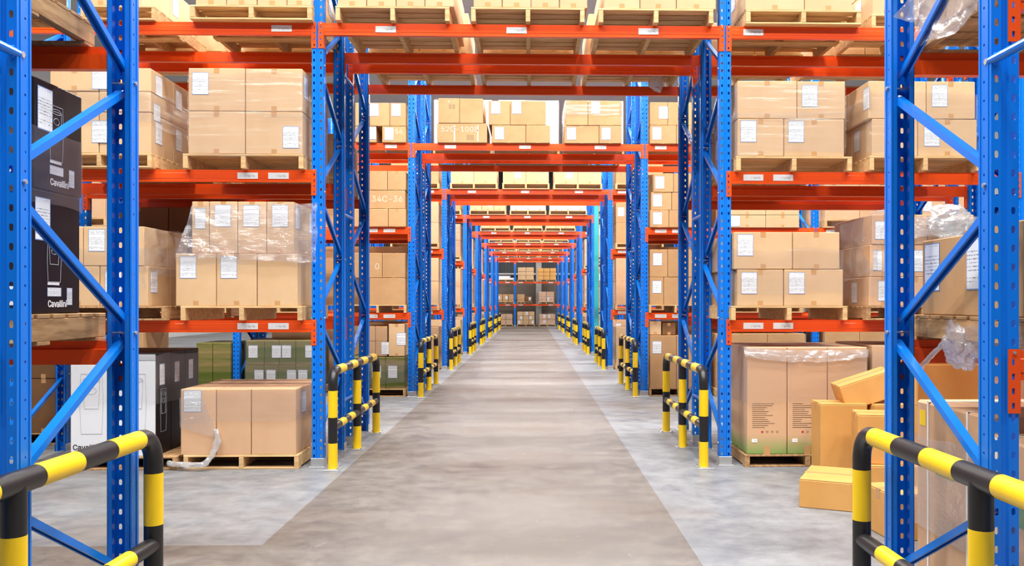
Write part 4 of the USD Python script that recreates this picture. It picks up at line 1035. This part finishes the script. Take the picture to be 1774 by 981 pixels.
# draped over the inner lower-shelf load, left
yf = f1 - 0.03
film_sheet('clear film draped over the upper cartons, inner lower shelf, left bay, second row', [P3(333, 356, yf + 0.05), P3(548, 352, yf + 0.0), P3(548, 455, yf - 0.01), P3(303, 446, yf - 0.02)], 60, 0.022, 7, 21, sag=0.0)
film_sheet('clear film over the flank of the outer lower-shelf load, left bay, second row', [P3(250, 394, f1 - 0.05), P3(327, 405, f1 + 0.5), P3(300, 470, f1 + 0.4), P3(248, 500, f1 - 0.05)], 40, 0.03, 9, 22)
film_sheet('torn film hanging over the floor load\'s left corner, left bay, second row', [P3(311, 690, f1 - 0.02), P3(350, 686, f1 - 0.02), P3(381, 760, f1 - 0.04), P3(312, 742, f1 - 0.02)], 40, 0.012, 14, 23, 'film_dark')
tail = np.array([P3(374, 745, f1 - 0.04), P3(377, 765, f1 - 0.05), P3(368, 790, f1 - 0.06), P3(352, 806, f1 - 0.1), P3(325, 807, f1 - 0.09), P3(292, 803, f1 - 0.03)])
tt = np.linspace(0, 1, 40); ti = np.linspace(0, 1, len(tail))
cur = np.stack([np.interp(tt, ti, tail[:, k]) for k in range(3)], 1); cur[:, 2] = np.maximum(cur[:, 2], 0.03)
v_, f_ = tube(cur, 0.028, 14); v_ = crumple(v_, 0.022, 22, 31); v_[:, 2] = np.maximum(v_[:, 2], 0.004)
tag(obj('plastic_tail', (v_, f_), 'film_thick', smooth=True), 'twisted film tail trailing from the floor load onto the concrete, left bay', 'plastic film')
# right: bunched white film along the top edge of the tall cartons
film_sheet('white bunched film sagging along the top of the tall green-footed cartons, right floor', [P3(1288, 603, f1 - 0.02), P3(1506, 605, f1 - 0.02), P3(1504, 618, f1 - 0.03), P3(1292, 618, f1 - 0.03)], 60, 0.018, 16, 41, 'film_thick', sag=0.055)
film_sheet('dull film draped over the flank of the outer lower-shelf load, right bay, second row', [P3(1456, 392, f1 + 0.45), P3(1540, 358, f1 - 0.05), P3(1510, 470, f1 - 0.05), P3(1458, 490, f1 + 0.4)], 44, 0.03, 8, 42)
film_sheet('crumpled film over the top of the outer lower-shelf load, right bay, second row', [P3(1575, 375, f1 - 0.06), P3(1692, 376, f1 - 0.06), P3(1692, 408, f1 - 0.07), P3(1575, 412, f1 - 0.07)], 50, 0.02, 12, 43, 'film_thick')
film_bunch('puffed ball of clear film above the big brown cartons, right bay, second row', P3(1643, 384, f1 - 0.12), (0.42, 0.2, 0.32), 44)
film_bunch('crumpled knot of clear film hanging below the near right shelf', (2.02, 4.02, 1.42), (0.10, 0.30, 0.24), 45)
film_sheet('loose film hanging from the near right shelf towards the floor load', [(1.985, 3.95, 1.50), (1.985, 3.45, 1.52), (1.99, 3.45, 1.22), (1.99, 3.72, 1.20)], 40, 0.025, 9, 46, 'film_dark')
tl = np.array([(2.0, 4.12, 1.44), (1.99, 4.25, 1.36), (1.985, 4.34, 1.30), (1.98, 4.40, 1.26)])
v_, f_ = tube(np.stack([np.interp(np.linspace(0, 1, 20), np.linspace(0, 1, 4), tl[:, k]) for k in range(3)], 1), 0.013, 10)
tag(obj('plastic_tail', (crumple(v_, 0.01, 30, 47), f_), 'film_thick', smooth=True), 'thin twisted film tail below the near right shelf', 'plastic film')
film_sheet('milky plastic draped over the upper carton and the passage upright, near right upper shelf', [P3(1566, -70, 4.20), P3(1712, -70, 3.62), P3(1694, 24, 3.70), P3(1584, 92, 4.22)], 70, 0.05, 6, 48, 'film_thick')
film_sheet('pointed corner of milky plastic beside the near right upright, upper shelf', [P3(1592, -20, 4.14), P3(1590, 30, 4.16), P3(1578, 40, 4.18), P3(1545, 28, 4.22)], 24, 0.015, 9, 49, 'film_thick')
film_bunch('small twist of clear film on the beam above the passage, second row', P3(1137, 142, R1 + 2.38), (0.2, 0.1, 0.26), 50, sub=4)

# ------------------------------------------------------------------ unique labels
for l, n in LABELS.items():
    if len(n) > 1: print('SAME LABEL', l, n)
    if not 4 <= len(l.split()) <= 16: print('LABEL LENGTH', len(l.split()), l)
